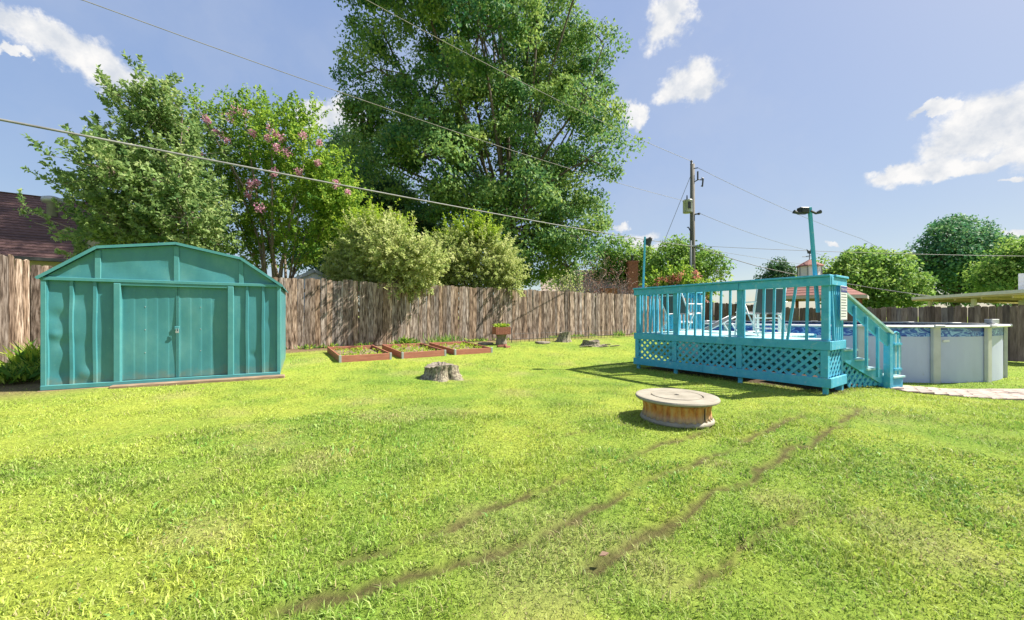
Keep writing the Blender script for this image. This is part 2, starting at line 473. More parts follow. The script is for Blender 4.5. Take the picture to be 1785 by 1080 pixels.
m_shingle_red = M('red_brown_shingles', [(0.3, (0.2, 0.085, 0.07)), (0.6, (0.3, 0.14, 0.115)), (0.8, (0.38, 0.2, 0.17))], scale=6, stretch=(1, 1, 5), rough=0.95, bump=0.3)
m_brick = M('red_brick', [(0.3, (0.2, 0.075, 0.05)), (0.6, (0.3, 0.12, 0.085)), (0.8, (0.38, 0.18, 0.13))], scale=6, rough=0.9)
m_siding = M('beige_siding', [(0.3, (0.42, 0.37, 0.31)), (0.7, (0.5, 0.45, 0.38))], scale=3, rough=0.8)
m_cream = M('cream_soffit', [(0.3, (0.62, 0.5, 0.33)), (0.7, (0.72, 0.6, 0.42))], scale=3, rough=0.7)
m_paver = M('pale_pink_paver', [(0.3, (0.3, 0.24, 0.2)), (0.55, (0.41, 0.34, 0.285)), (0.8, (0.49, 0.425, 0.365))], scale=9, rough=0.9, bump=0.3, rand=1, randval=[(0, (0.8, 0.8, 0.82)), (1, (1.15, 1.1, 1.08))])
m_stone = M('pale_cast_stone', [(0.28, (0.2, 0.175, 0.13)), (0.42, (0.28, 0.25, 0.195)), (0.6, (0.34, 0.305, 0.24)), (0.75, (0.38, 0.34, 0.275))], scale=5, rough=0.7, bump=0.15, bscale=40)
m_rust = M('rust_stained_flutes', [(0.34, (0.26, 0.08, 0.016)), (0.45, (0.5, 0.18, 0.04)), (0.56, (0.62, 0.3, 0.085)), (0.7, (0.55, 0.4, 0.22))], scale=6.5, stretch=(2.6, 2.6, 1.0), rough=0.6, bump=0.15)
m_timber = M('old_skid_timber', [(0.3, (0.16, 0.1, 0.065)), (0.6, (0.3, 0.21, 0.14)), (0.8, (0.42, 0.33, 0.24))], scale=8, stretch=(0.5, 3, 3), rough=0.9, bump=0.3)
m_water = M('pool_water', [(0.3, (0.05, 0.3, 0.42)), (0.7, (0.08, 0.4, 0.5))], scale=3, rough=0.05, spec=0.5, bump=0.05)
m_navy = M('navy_print', [(0.3, (0.03, 0.035, 0.2)), (0.7, (0.035, 0.045, 0.24))], scale=3, rough=0.4)
m_ink = M('grey_ink', [(0.3, (0.16, 0.16, 0.19)), (0.7, (0.2, 0.2, 0.23))], scale=3, rough=0.5)

# ------------------------------------------------------------------ lawn
TRACKS = []      # tyre tracks pressed into the lawn
for poly in [[(1492, 712), (1420, 765), (1330, 815), (1230, 872), (1120, 945), (1040, 1000)],
             [(1405, 715), (1330, 750), (1230, 800), (1110, 845), (1000, 905), (900, 950), (700, 1010), (480, 1070)],
             [(1240, 745), (1150, 775), (1040, 812), (930, 860), (790, 915), (720, 945), (600, 985)],
             [(1440, 860), (1390, 905), (1290, 960), (1180, 1040)],
             [(1120, 735), (1050, 745), (960, 765)]]:
    TRACKS.append([on_ground(*p) for p in poly])
TRW = [0.048, 0.042, 0.036, 0.02, 0.018]
def track_mask(x, y):
    m = np.zeros_like(x)
    x0_, y0_ = x, y
    x = x + (fbm(x0_, y0_, 3.0, 31) - 0.5) * 0.16 + (fbm(x0_, y0_, 13.0, 13) - 0.5) * 0.07
    y = y + (fbm(x0_, y0_, 3.0, 32) - 0.5) * 0.16 + (fbm(x0_, y0_, 13.0, 14) - 0.5) * 0.07
    for t, w in zip(TRACKS, TRW):
        for a, b in zip(t[:-1], t[1:]):
            dx, dy = b.x - a.x, b.y - a.y
            L2 = dx * dx + dy * dy
            s = np.clip(((x - a.x) * dx + (y - a.y) * dy) / L2, 0, 1)
            d = np.hypot(x - a.x - s * dx, y - a.y - s * dy)
            m = np.maximum(m, 1 - smooth(w * 0.35, w * 1.35, np.abs(d)))
    return m * (0.25 + 0.75 * smooth(0.3, 0.55, fbm(x0_, y0_, 2.5, 77) + 0.1))
# worn, straw-coloured spots of the lawn
SPOTS = [(345, 932, 0.22), (560, 800, 0.3), (980, 912, 0.18), (1370, 880, 0.22), (1550, 735, 0.18), (1610, 950, 0.32), (930, 1060, 0.25), (820, 935, 0.2), (705, 650, 0.35), (800, 662, 0.35), (900, 652, 0.3), (640, 700, 0.3), (1240, 805, 0.15), (300, 690, 0.3), (900, 685, 0.35), (1150, 1000, 0.2)]
SPG = [(on_ground(a, b), r) for a, b, r in SPOTS]
def dry_mask(x, y):
    m = smooth(0.6, 0.85, fbm(x, y, 0.9, 5)) * 0.45
    for p, r in SPG:
        d = np.hypot(x - p.x, y - p.y) / r
        m = np.maximum(m, (1 - smooth(0.3, 1.3, d + (fbm(x, y, 5.0, 3) - 0.5) * 1.2)) * 0.42)
    return m
C_GREEN = np.array([0.24, 0.38, 0.06]); C_LIME = np.array([0.43, 0.51, 0.085]); C_DEEP = np.array([0.12, 0.24, 0.045])
C_STRAW = np.array([0.46, 0.40, 0.2]); C_DIRT = np.array([0.085, 0.06, 0.036])
def lawn_colour(x, y):
    n1 = fbm(x, y, 0.55, 1); n2 = fbm(x, y, 2.2, 2); n3 = fbm(x, y, 7.0, 9)
    g = smooth(0.3, 0.7, n1 * 0.5 + n2 * 0.3 + n3 * 0.2)[:, None]
    c = C_GREEN * (1 - g) + C_LIME * g
    dk = smooth(0.58, 0.75, fbm(x, y, 1.4, 21))[:, None] * 0.3
    c = c * (1 - dk) + C_DEEP * dk
    dm = dry_mask(x, y)[:, None]
    return c * (1 - dm * 0.7) + C_STRAW * dm * 0.7
def axis(lo, hi, a, b, step, far):
    f = np.arange(a, b + 1e-6, step)
    l = []; v = a; s = step
    while v > lo: s *= 1.25; v -= s; l.append(v)
    r = []; v = b; s = step
    while v < hi: s *= 1.25; v += s; r.append(v)
    return np.array(l[::-1] + list(f) + r)
ax = axis(-400, 400, -5.5, 8.5, 0.07, 0); ay = axis(-60, 700, 1.0, 8.5, 0.07, 0)
XX, YY = np.meshgrid(ax, ay)
xf, yf = XX.ravel(), YY.ravel()
zf = gz(xf, yf) + (fbm(xf, yf, 0.8, 41) - 0.5) * 0.03 * smooth(30, 15, np.hypot(xf, yf))
tm = track_mask(xf, yf)
zf = zf - tm * 0.02
lc = lawn_colour(xf, yf) * 0.74
lc = lc * (1 - tm[:, None] * 0.85) + C_DIRT * tm[:, None] * 0.85
# bare earth along the foot of the back fence and beside the shed
dfen = (xf + 6.16) * 0.57 - (yf - 10.1) * 0.82
soil = np.clip(1 - smooth(0.35, 1.0, np.abs(dfen - 0.15) + (fbm(xf, yf, 2.0, 61) - 0.5) * 0.9), 0, 1) * smooth(40, 20, np.hypot(xf, yf))
shd = smooth(1.8, 0.6, np.hypot((xf + 7.3), (yf - 5.9)))
soil = np.maximum(soil, shd * 0.9)
lc = lc * (1 - soil[:, None]) + np.array([0.2, 0.14, 0.09]) * soil[:, None]
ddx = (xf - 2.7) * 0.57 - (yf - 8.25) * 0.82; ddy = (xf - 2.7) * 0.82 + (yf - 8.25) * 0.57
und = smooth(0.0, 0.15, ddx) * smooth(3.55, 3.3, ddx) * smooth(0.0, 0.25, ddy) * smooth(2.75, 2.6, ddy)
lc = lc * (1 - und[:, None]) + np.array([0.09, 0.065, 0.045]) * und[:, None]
nx, ny = len(ax), len(ay)
ii, jj = np.meshgrid(np.arange(nx - 1), np.arange(ny - 1))
a0 = (jj * nx + ii).ravel()
m_lawn, nt_, bs_, _o = mat_new('lawn_thatch')
a_ = nt_.nodes.new('ShaderNodeAttribute'); a_.attribute_name = 'Col'
tc_ = nt_.nodes.new('ShaderNodeTexCoord')
n_ = nt_.nodes.new('ShaderNodeTexNoise'); n_.inputs['Scale'].default_value = 22; n_.inputs['Detail'].default_value = 8; n_.inputs['Roughness'].default_value = 0.7
nt_.links.new(tc_.outputs['Object'], n_.inputs['Vector'])
r_ = ramp(nt_, [(0.3, (0.55, 0.55, 0.5)), (0.7, (1.3, 1.25, 1.2))])
nt_.links.new(n_.outputs['Fac'], r_.inputs['Fac'])
x_ = nt_.nodes.new('ShaderNodeMixRGB'); x_.blend_type = 'MULTIPLY'; x_.inputs['Fac'].default_value = 1
nt_.links.new(a_.outputs['Color'], x_.inputs['Color1']); nt_.links.new(r_.outputs['Color'], x_.inputs['Color2'])
nt_.links.new(x_.outputs['Color'], bs_.inputs['Base Color']); bs_.inputs['Roughness'].default_value = 1.0; bs_.inputs['Specular IOR Level'].default_value = 0.1
b_ = nt_.nodes.new('ShaderNodeBump'); b_.inputs['Strength'].default_value = 0.8; b_.inputs['Distance'].default_value = 0.04
nt_.links.new(n_.outputs['Fac'], b_.inputs['Height']); nt_.links.new(b_.outputs[0], bs_.inputs['Normal'])
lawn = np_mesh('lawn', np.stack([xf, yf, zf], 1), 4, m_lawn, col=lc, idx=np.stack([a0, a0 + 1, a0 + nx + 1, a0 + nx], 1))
tag(lawn, kind='structure')

# ------------------------------------------------------------------ fences
FA = Vector((-9.70, 7.64, 0)); FB = Vector((10.64, 21.76, 0)); FC = Vector((14.95, 10.2, 0)); FL = Vector((-8.75, 6.27, 0))
def board_mesh(name, w, h, mat, seed):
    r = random.Random(seed)
    b = MB(); c = w * 0.2; t = 0.018
    poly = [(-w / 2, 0), (w / 2, 0), (w / 2, h - c * r.uniform(0.7, 1.1)), (w / 2 - c, h), (-w / 2 + c, h), (-w / 2, h - c * r.uniform(0.7, 1.1))]
    b.prism(poly, 0, t, lambda x, z, d: (x, d, z))
    me = bpy.data.meshes.new(name); me.from_pydata(b.v, [], b.f)
    bm = bmesh.new(); bm.from_mesh(me); bmesh.ops.recalc_face_normals(bm, faces=bm.faces); bm.to_mesh(me); bm.free()
    me.materials.append(mat)
    return me
def fence(name, label, A, B, h, mat, side, seed, bw=0.142, tilt=0.006):
    r = random.Random(seed)
    d = (B - A); L = d.length; e = d / L
    rz = math.atan2(e.y, e.x)
    n = Vector((e.y, -e.x, 0)) * side               # towards the garden
    mid = (A + B) / 2
    root = empty(name, (A.x, A.y, G(A.x, A.y)), rz, label, 'fence')
    var = [board_mesh('board', bw * f, h + dh, mat, seed + i) for i, (f, dh) in enumerate([(0.992, 0), (0.985, 0.02), (0.998, -0.015), (0.975, 0.01), (0.995, 0.035)])]
    N = int(L / bw)
    g0 = G(A.x, A.y)
    s = bw / 2
    for i in range(N):
        me = var[r.randrange(5)]
        p = A + e * s
        o = bpy.data.objects.new('board', me); COL.objects.link(o); o.parent = root
        o.location = (s, r.uniform(-0.004, 0.004) - 0.02 * side, G(p.x, p.y) - g0 + 0.02 + r.uniform(-0.015, 0.012))
        o.rotation_euler = (r.uniform(-0.01, 0.01), r.uniform(-tilt, tilt) + (0.02 if r.random() < 0.05 else 0), r.uniform(-0.03, 0.03))
        s += bw * (1.0 if r.random() > 0.03 else 1.03)
        if s > L: break
    K = max(2, int(L / 2.4))
    for zz in (0.3, 0.95, 1.6):
        if zz > h - 0.1: continue
        b = MB()
        for k in range(K):
            p = A + e * (L * k / K); q = A + e * (L * (k + 1) / K)
            b.bar((L * k / K, 0.04 * side, G(p.x, p.y) - g0 + zz), (L * (k + 1) / K, 0.04 * side, G(q.x, q.y) - g0 + zz), 0.04, 0.09)
        b.build('rail', mat, root)
    for k in range(K + 1):
        p = A + e * (L * k / K)
        MB().box(L * k / K - 0.045, L * k / K + 0.045, 0.06 * side - 0.045 + 0.05 * side, 0.06 * side + 0.045 + 0.05 * side, G(p.x, p.y) - g0 - 0.1, G(p.x, p.y) - g0 + h - 0.1).build('post', mat, root)
    return root
fence('board_fence', 'long weathered brown board fence along the back behind raised beds', FA, FB, 1.9, m_fence, 1, 11)
fence('board_fence', 'dark grey weathered board fence behind the pool and deck', FB, FC, 1.62, m_fence_grey, 1, 23)
fence('board_fence', 'short sunlit board fence left of the green shed', FL, FA + Vector((0.05, -0.07, 0)), 1.98, m_fence, 1, 37)

# ------------------------------------------------------------------ shed
SH_O = Vector((-6.5, 5.25, 0)); SH_A = math.atan2(1.35, 2.5); SH_W = 2.79; SH_D = 2.2; SH_Z = 0.135
def S(px):
    k = (px - CX) / FPX
    return (k * 5.25 + 6.5) / (0.88 - 0.475 * k)
shed = empty('garden_shed', (SH_O.x, SH_O.y, SH_Z), SH_A, 'dented sea-green metal shed with barn roof and double sliding doors', 'shed')
EV = 1.555                                   # eave height
GAM = [(0.0, EV), (0.54, 1.99), (1.42, 2.125), (2.25, 1.95), (SH_W, EV - 0.02)]
DENTS = [(0.12, 1.0, 0.1, 0.035), (0.2, 0.62, 0.09, 0.03), (0.42, 0.18, 0.1, -0.04), (0.18, 0.2, 0.12, 0.03), (0.3, 1.25, 0.13, 0.02), (0.1, 0.75, 0.06, -0.03), (0.45, 0.6, 0.1, 0.012), (2.4, 0.35, 0.06, 0.02), (2.62, 0.9, 0.1, 0.012), (1.4, 0.7, 0.25, 0.012), (1.2, 0.4, 0.2, 0.006), (1.85, 0.9, 0.2, 0.008)]
def dent(x, z):
    y = 0
    for a, b, r, d in DENTS:
        y += 0.55 * d * math.exp(-(((x - a) / r) ** 2 + ((z - b) / r) ** 2))
    return y
def ripple(x, z):
    return 0.006 * math.sin(x * 3.1 + z * 2.3) * math.sin(z * 2.7 + 1.0)
x_l = S(206); x_r = S(401); x_m = S(309)
ribs = [S(79), S(123), S(164), S(430), S(458), S(485)]
WY = 0.026
segs = [(0.0, x_l), (x_r, SH_W)]
for a, b in segs:
    MB().grid(a, b, 0.03, EV - 0.03, int((b - a) / 0.022), 70, lambda x, z: WY + dent(x, z) + ripple(x, z)).build('wall_panel', m_shed, shed, smooth=True)
for i, x in enumerate(ribs):
    w = 0.05
    b = MB()
    n = 14
    prof = [(-w / 2, WY + 0.012), (-w / 2 + 0.008, 0.0), (w / 2 - 0.008, 0.0), (w / 2, WY + 0.012)]
    for k in range(n):
        z0 = 0.03 + (EV - 0.06) * k / n; z1 = 0.03 + (EV - 0.06) * (k + 1) / n
        if i == 2: pass
        def P(p, z): return (x + p[0] + 0.6 * ripple(x, z) * 2, p[1] + (dent(x, z) * 0.8 if i < 2 else 0), z)
        for q in range(3):
            b.add([P(prof[q], z0), P(prof[q + 1], z0), P(prof[q + 1], z1), P(prof[q], z1)], [(0, 1, 2, 3)])
    b.build('rib', m_shed, shed)
MB().box(x_l - 0.045, x_l + 0.03, -0.025, WY + 0.03, 0.03, EV - 0.06).build('door_jamb', m_shed_trim, shed, bevel=0.006)
MB().box(x_r - 0.03, x_r + 0.05, -0.025, WY + 0.03, 0.03, EV - 0.06).build('door_jamb', m_shed_trim, shed, bevel=0.006)
for (a, b, nm) in ((x_l + 0.01, x_m - 0.004, 'l'), (x_m + 0.004, x_r - 0.01, 'r')):
    wdt = b - a
    def fy(x, z, a=a, wdt=wdt):
        t = ((x - a) / wdt * 5.0) % 1.0
        step = 0.0035 * (1 if t < 0.12 else (1 - (t - 0.12) / 0.1 if t < 0.22 else 0)) + 0.004 * t
        return 0.047 - step + 1.2 * dent(x, z) + ripple(x, z)
    dr = MB().grid(a, b, 0.05, EV - 0.08, 100, 40, fy).build('door', m_shed, shed, smooth=True)
    MB().box(a if nm == 'r' else b - 0.012, a + 0.012 if nm == 'r' else b, 0.03, 0.046, 0.05, EV - 0.08).build('door_edge', m_shed_trim, dr)
    rv = MB()
    for zz in (0.45, 0.8, 1.15):
        for fx in (0.42,):
            xx = a + wdt * fx
            rv.lathe([(0.007, 0), (0.005, 0.004), (0.0, 0.006)], 8, (0, 0, 0))
            k = len(rv.v) - 24
            for q in range(k, len(rv.v)):
                vx, vy, vz = rv.v[q]; rv.v[q] = (xx + vx, fy(xx, zz) - vz, zz + vy)
    rv.build('rivet', m_grey_metal, dr)
hd = MB().box(x_m - 0.045, x_m + 0.02, 0.024, 0.05, 0.79, 0.85).build('door_handle', m_shed, shed, bevel=0.008)
MB().tube([(x_m - 0.016, 0.012, 0.77), (x_m - 0.016, 0.012, 0.81), (x_m + 0.01, 0.012, 0.81), (x_m + 0.01, 0.012, 0.77)], 0.005, 6).box(x_m - 0.022, x_m + 0.016, 0.0, 0.018, 0.745, 0.775).build('padlock', m_grey_metal, hd)
MB().box(x_l - 0.05, x_r + 0.05, -0.012, 0.05, EV - 0.09, EV - 0.045).build('door_track', m_shed_trim, shed, bevel=0.005)
MB().box(-0.02, SH_W + 0.02, -0.03, 0.03, -0.02, 0.045).build('base_rail', m_shed_trim, shed, bevel=0.006)
MB().box(-0.022, 0.03, -0.014, 0.09, 0.03, EV - 0.02).build('corner_trim', m_shed_trim, shed, bevel=0.004)
MB().box(SH_W - 0.03, SH_W + 0.022, -0.014, 0.09, 0.03, EV - 0.02).build('corner_trim', m_shed_trim, shed, bevel=0.004)
MB().box(-0.03, SH_W + 0.03, -0.022, 0.04, EV - 0.045, EV + 0.004).build('eave_band', m_shed_trim, shed, bevel=0.005)
def gam_z(x):
    for (a, za), (b, zb) in zip(GAM[:-1], GAM[1:]):
        if a <= x <= b: return za + (zb - za) * (x - a) / (b - a)
    return EV
for (a, za), (b, zb) in zip(GAM[:-1], GAM[1:]):
    n = 24; bb = MB()
    for i in range(n):
        xa = a + (b - a) * i / n; xb = a + (b - a) * (i + 1) / n
        m = 10
        for j in range(m):
            def Q(x, t): 
                z = EV + (gam_z(x) - EV - 0.006) * t
                return (x, 0.012 + 0.012 * math.sin((x - a) / (b - a) * math.pi) * math.sin(t * math.pi) + 0.004 * math.sin(9 * x + 5 * t), max(z, EV))
            bb.add([Q(xa, j / m), Q(xb, j / m), Q(xb, (j + 1) / m), Q(xa, (j + 1) / m)], [(0, 1, 2, 3)])
    bb.build('gable_panel', m_shed, shed, smooth=True)
for x in (0.54, 1.42, 2.25):
    MB().box(x - 0.032, x + 0.032, -0.006, 0.03, EV, gam_z(x) - 0.02).build('gable_seam', m_shed_trim, shed, bevel=0.004)
GO = [(-0.05, EV - 0.03)] + [(x, z + 0.012) for x, z in GAM[1:-1]] + [(SH_W + 0.05, EV - 0.03)]
for (a, za), (b, zb) in zip(GO[:-1], GO[1:]):
    t = 0.02
    bb = MB()
    bb.add([(a, -0.04, za), (b, -0.04, zb), (b, SH_D + 0.05, zb), (a, SH_D + 0.05, za), (a, -0.04, za + t), (b, -0.04, zb + t), (b, SH_D + 0.05, zb + t), (a, SH_D + 0.05, za + t)],
           [(3, 2, 1, 0), (4, 5, 6, 7), (0, 1, 5, 4), (1, 2, 6, 5), (2, 3, 7, 6), (3, 0, 4, 7)])
    bb.build('roof_panel', m_shed, shed)
    MB().bar((a, -0.046, za + 0.004), (b, -0.046, zb + 0.004), 0.01, 0.04).build('roof_edge_trim', m_shed_trim, shed)
MB().box(-0.002, 0.02, 0.08, SH_D, 0.0, EV).build('side_wall', m_shed, shed)
MB().box(SH_W - 0.02, SH_W + 0.002, 0.08, SH_D, 0.0, EV).build('side_wall', m_shed, shed)
MB().prism([(0.02, 0), (SH_W - 0.02, 0)] + [(x, z - 0.01) for x, z in GAM[::-1]], SH_D - 0.01, SH_D + 0.01, lambda a, b, d: (a, d, b)).build('back_wall', m_shed, shed)
MB().box(x_l - 0.05, SH_W + 0.09, -0.17, -0.035, -0.15, 0.0).build('base_timber', m_timber, shed, bevel=0.012)
MB().box(-0.05, x_l - 0.07, -0.05, 0.08, -0.15, -0.022).build('base_timber', m_timber, shed, bevel=0.012)
MB().box(0, SH_W, 0.03, SH_D, -0.12, 0.02).build('floor', m_timber, shed)

# ------------------------------------------------------------------ pool
PC = Vector((8.6, 11.17, -0.2)); PR = 3.6; PH = 1.15
pool = empty('swimming_pool', PC, 0, 'round above-ground pool with grey-white wall and blue wave band', 'pool')
NP = 18; PB = 0.93
def ring(mb, r0, r1, z0, z1, n=144):
    mb.lathe([(r0, z0), (r1, z0), (r1, z1), (r0, z1), (r0, z0)], n)
    return mb
ring(MB(), PR - 0.02, PR, 0, PB).build('wall', m_pool, pool, smooth=False)
m_band, nt_, bs_, _o = mat_new('blue_wave_print')
tc_ = nt_.nodes.new('ShaderNodeTexCoord'); mp_ = nt_.nodes.new('ShaderNodeMapping'); mp_.inputs['Scale'].default_value = (1, 1, 2.4)
nt_.links.new(tc_.outputs['Object'], mp_.inputs['Vector'])
nn_ = nt_.nodes.new('ShaderNodeTexNoise'); nn_.inputs['Scale'].default_value = 3.4; nn_.inputs['Detail'].default_value = 1.5; nn_.inputs['Distortion'].default_value = 1.6
nt_.links.new(mp_.outputs[0], nn_.inputs['Vector'])
rr_ = ramp(nt_, [(0.38, (0.012, 0.045, 0.3)), (0.46, (0.03, 0.13, 0.5)), (0.52, (0.3, 0.52, 0.78)), (0.56, (0.03, 0.12, 0.5)), (0.64, (0.02, 0.08, 0.4)), (0.7, (0.28, 0.5, 0.78))])
nt_.links.new(nn_.outputs['Fac'], rr_.inputs['Fac']); nt_.links.new(rr_.outputs['Color'], bs_.inputs['Base Color']); bs_.inputs['Roughness'].default_value = 0.35
ring(MB(), PR - 0.02, PR - 0.001, PB + 0.001, PH - 0.03).build('wave_band', m_band, pool)
th0 = math.atan2(7.62 - PC.y, 8.45 - PC.x)
for k in range(NP):
    a = th0 + 2 * math.pi * k / NP
    c, s_ = math.cos(a), math.sin(a)
    b = MB()
    poly = [(-0.085, 0.0), (-0.07, 0.055), (0.07, 0.055), (0.085, 0.0)]
    b.prism([(t, r) for t, r in poly], -0.02, PH - 0.03, lambda t, r, z: ((PR + 0.002 + r) * c - t * s_, (PR + 0.002 + r) * s_ + t * c, z))
    b.build('upright', m_pool_trim, pool, bevel=0.008)
    a1 = a + 2 * math.pi / NP; seg = MB(); n = 8
    for q in range(n):
        t0 = a + 0.012 + (a1 - a - 0.024) * q / n; t1 = a + 0.012 + (a1 - a - 0.024) * (q + 1) / n
        pr = [(PR - 0.1, PH - 0.03), (PR + 0.085, PH - 0.035), (PR + 0.105, PH - 0.012), (PR + 0.085, PH + 0.008), (PR - 0.1, PH + 0.01)]
        f = len(pr)
        seg.add([(r * math.cos(t0), r * math.sin(t0), z) for r, z in pr] + [(r * math.cos(t1), r * math.sin(t1), z) for r, z in pr],
                [(i, (i + 1) % f, f + (i + 1) % f, f + i) for i in range(f)])
    seg.build('top_rail', m_white, pool)
    MB().prism([(-0.1, -0.1), (0.1, -0.1), (0.1, 0.12), (-0.1, 0.12)], PH - 0.04, PH + 0.018, lambda t, r, z: ((PR + r) * c - t * s_, (PR + r) * s_ + t * c, z)).build('rail_cap', m_pool_trim, pool, bevel=0.012)
MB().lathe([(0.0, PH - 0.2), (PR - 0.03, PH - 0.2)], 96).build('water', m_water, pool, smooth=True)
MB().box(-0.06, 0.06, -0.012, 0.012, -0.02, 0.02).build('wall_plate', m_white, pool).location = (PR * math.cos(th0 + 0.06) + 0.0, PR * math.sin(th0 + 0.06) - 0.012, PB - 0.08)
sk = MB().box(-0.09, 0.09, -0.08, 0.08, 0, 0.1).build('skimmer_lid', m_pool_trim, pool, bevel=0.01)
ang = math.atan2(9.1 - PC.y, 11.6 - PC.x); sk.location = (PR * math.cos(ang), PR * math.sin(ang), PH + 0.019)

# ------------------------------------------------------------------ deck
DO = Vector((2.7, 8.25, 0)); DA = math.atan2(-0.82, 0.57); DL = 3.34; DD = 2.6
deck = empty('pool_deck', (DO.x, DO.y, 0), DA, 'raised turquoise wooden pool deck with railing, lattice skirt and stairs', 'deck')
SX = 2.42                                        # stairs are let into the near corner behind SX, SY
SY = 0.68
ZF = 0.78
px_posts = [0.045, 0.92, 2.12, DL - 0.045]
# rim joists
MB().box(-0.03, DL + 0.03, -0.035, 0.0, 0.645, ZF).build('rim_joist', m_deck, deck, bevel=0.005)
MB().box(DL - 0.006, DL + 0.034, 0.002, SY, 0.645, ZF - 0.002).build('rim_joist', m_deck, deck, bevel=0.005)
MB().box(-0.034, 0.006, 0.002, DD, 0.645, ZF - 0.002).build('rim_joist', m_deck, deck, bevel=0.005)
MB().box(0.01, SX, DD, DD + 0.04, 0.645, ZF - 0.002).build('rim_joist', m_deck, deck, bevel=0.005)
k = 0; y = 0.003
while y < DD - 0.1:
    x1 = DL - 0.01 if y < SY - 0.05 else SX
    MB().box(0.008, x1, y, y + 0.134, ZF - 0.03, ZF + 0.004).build('floor_board', m_deck_floor, deck, bevel=0.003)
    y += 0.14
for x in (0.5, 1.5, 2.3):
    MB().box(x - 0.02, x + 0.02, 0.02, DD - 0.02, 0.6, ZF - 0.035).build('joist', m_deck, deck)
# posts of the front
for x in px_posts:
    MB().box(x - 0.045, x + 0.045, 0.003, 0.093, ZF + 0.005, 1.69).build('post', m_deck, deck, bevel=0.004)
    MB().box(x - 0.045, x + 0.045, -0.031, 0.05, 0.245, 0.643).build('skirt_post', m_deck, deck, bevel=0.004)
    MB().box(x - 0.03, x + 0.03, 0.01, 0.06, -0.1, 0.24).build('footing_post', m_deck, deck)
for (x, y) in ((0.045, 1.3), (0.045, DD - 0.06)):
    MB().box(x - 0.045, x + 0.045, y - 0.045, y + 0.045, -0.1, 1.69).build('post', m_deck, deck, bevel=0.004)
for (x, y) in ((1.2, DD - 0.06), (SX - 0.05, DD - 0.06)):
    MB().box(x - 0.045, x + 0.045, y - 0.045, y + 0.045, -0.1, 0.7).build('post', m_deck, deck, bevel=0.004)
MB().box(DL - 0.085, DL + 0.0, SY - 0.1, SY - 0.01, -0.1, 1.69).build('post', m_deck, deck, bevel=0.004)
# top rails: outer board and cap
for a, b in ((-0.03, 2.118), (2.122, DL + 0.03)):
    MB().box(a, b, -0.037, 0.001, 1.59, 1.715).build('rail_board', m_deck, deck, bevel=0.004)
    MB().box(a - 0.015, b, -0.06, 0.11, 1.717, 1.75).build('rail_cap', m_deck, deck, bevel=0.006)
MB().box(DL + 0.001, DL + 0.038, 0.003, SY, 1.6, 1.715).build('rail_board', m_deck, deck, bevel=0.004)
MB().box(DL - 0.09, DL + 0.06, 0.112, SY + 0.02, 1.717, 1.75).build('rail_cap', m_deck, deck, bevel=0.006)
MB().box(-0.037, 0.0, 0.003, DD, 1.59, 1.715).build('rail_board', m_deck, deck, bevel=0.004)
MB().box(-0.06, 0.11, 0.112, DD + 0.03, 1.717, 1.75).build('rail_cap', m_deck, deck, bevel=0.006)
# balusters: (x at foot, x at head); one is missing, a few have come loose
def DXP(px):
    kk = (px - CX) / FPX
    return (kk * 8.25 - 2.7) / (0.57 + 0.82 * kk)
BAL = [(0.16, 0.14), (0.26, 0.235), (0.37, 0.42), (0.5, 0.5), (0.63, 0.62), (0.78, 0.74)]
for pz0, pz1 in ((1182, 1184), (1197, 1197.5), (1212, 1212), (1226, 1226), (1239, 1238.5), (1256, 1256), (1272.5, 1272), (1297, 1296), (1330.5, 1331), (1348, 1349), (1364.5, 1366.5), (1373, 1387), (1406, 1407)):
    BAL.append((DXP(pz0), DXP(pz1)))
for a, b in BAL:
    MB().bar((a, -0.016, ZF - 0.05 + 0.052), (b, 0.02, 1.66), 0.034, 0.034, up=(0, 1, 0)).build('baluster', m_deck, deck, bevel=0.003)
for i in range(5):
    y = 0.16 + 0.085 * i
    MB().bar((DL + 0.018, y, ZF - 0.06), (DL - 0.02, y, 1.66), 0.034, 0.034, up=(0, 1, 0)).build('baluster', m_deck, deck, bevel=0.003)
for i in range(16):
    y = 0.17 + 0.15 * i
    if abs(y - 1.3) < 0.06: continue
    MB().bar((0.015 , y, ZF), (0.02, y + random.uniform(-0.02, 0.02), 1.66), 0.034, 0.034, up=(0, 1, 0)).build('baluster', m_deck, deck, bevel=0.003)
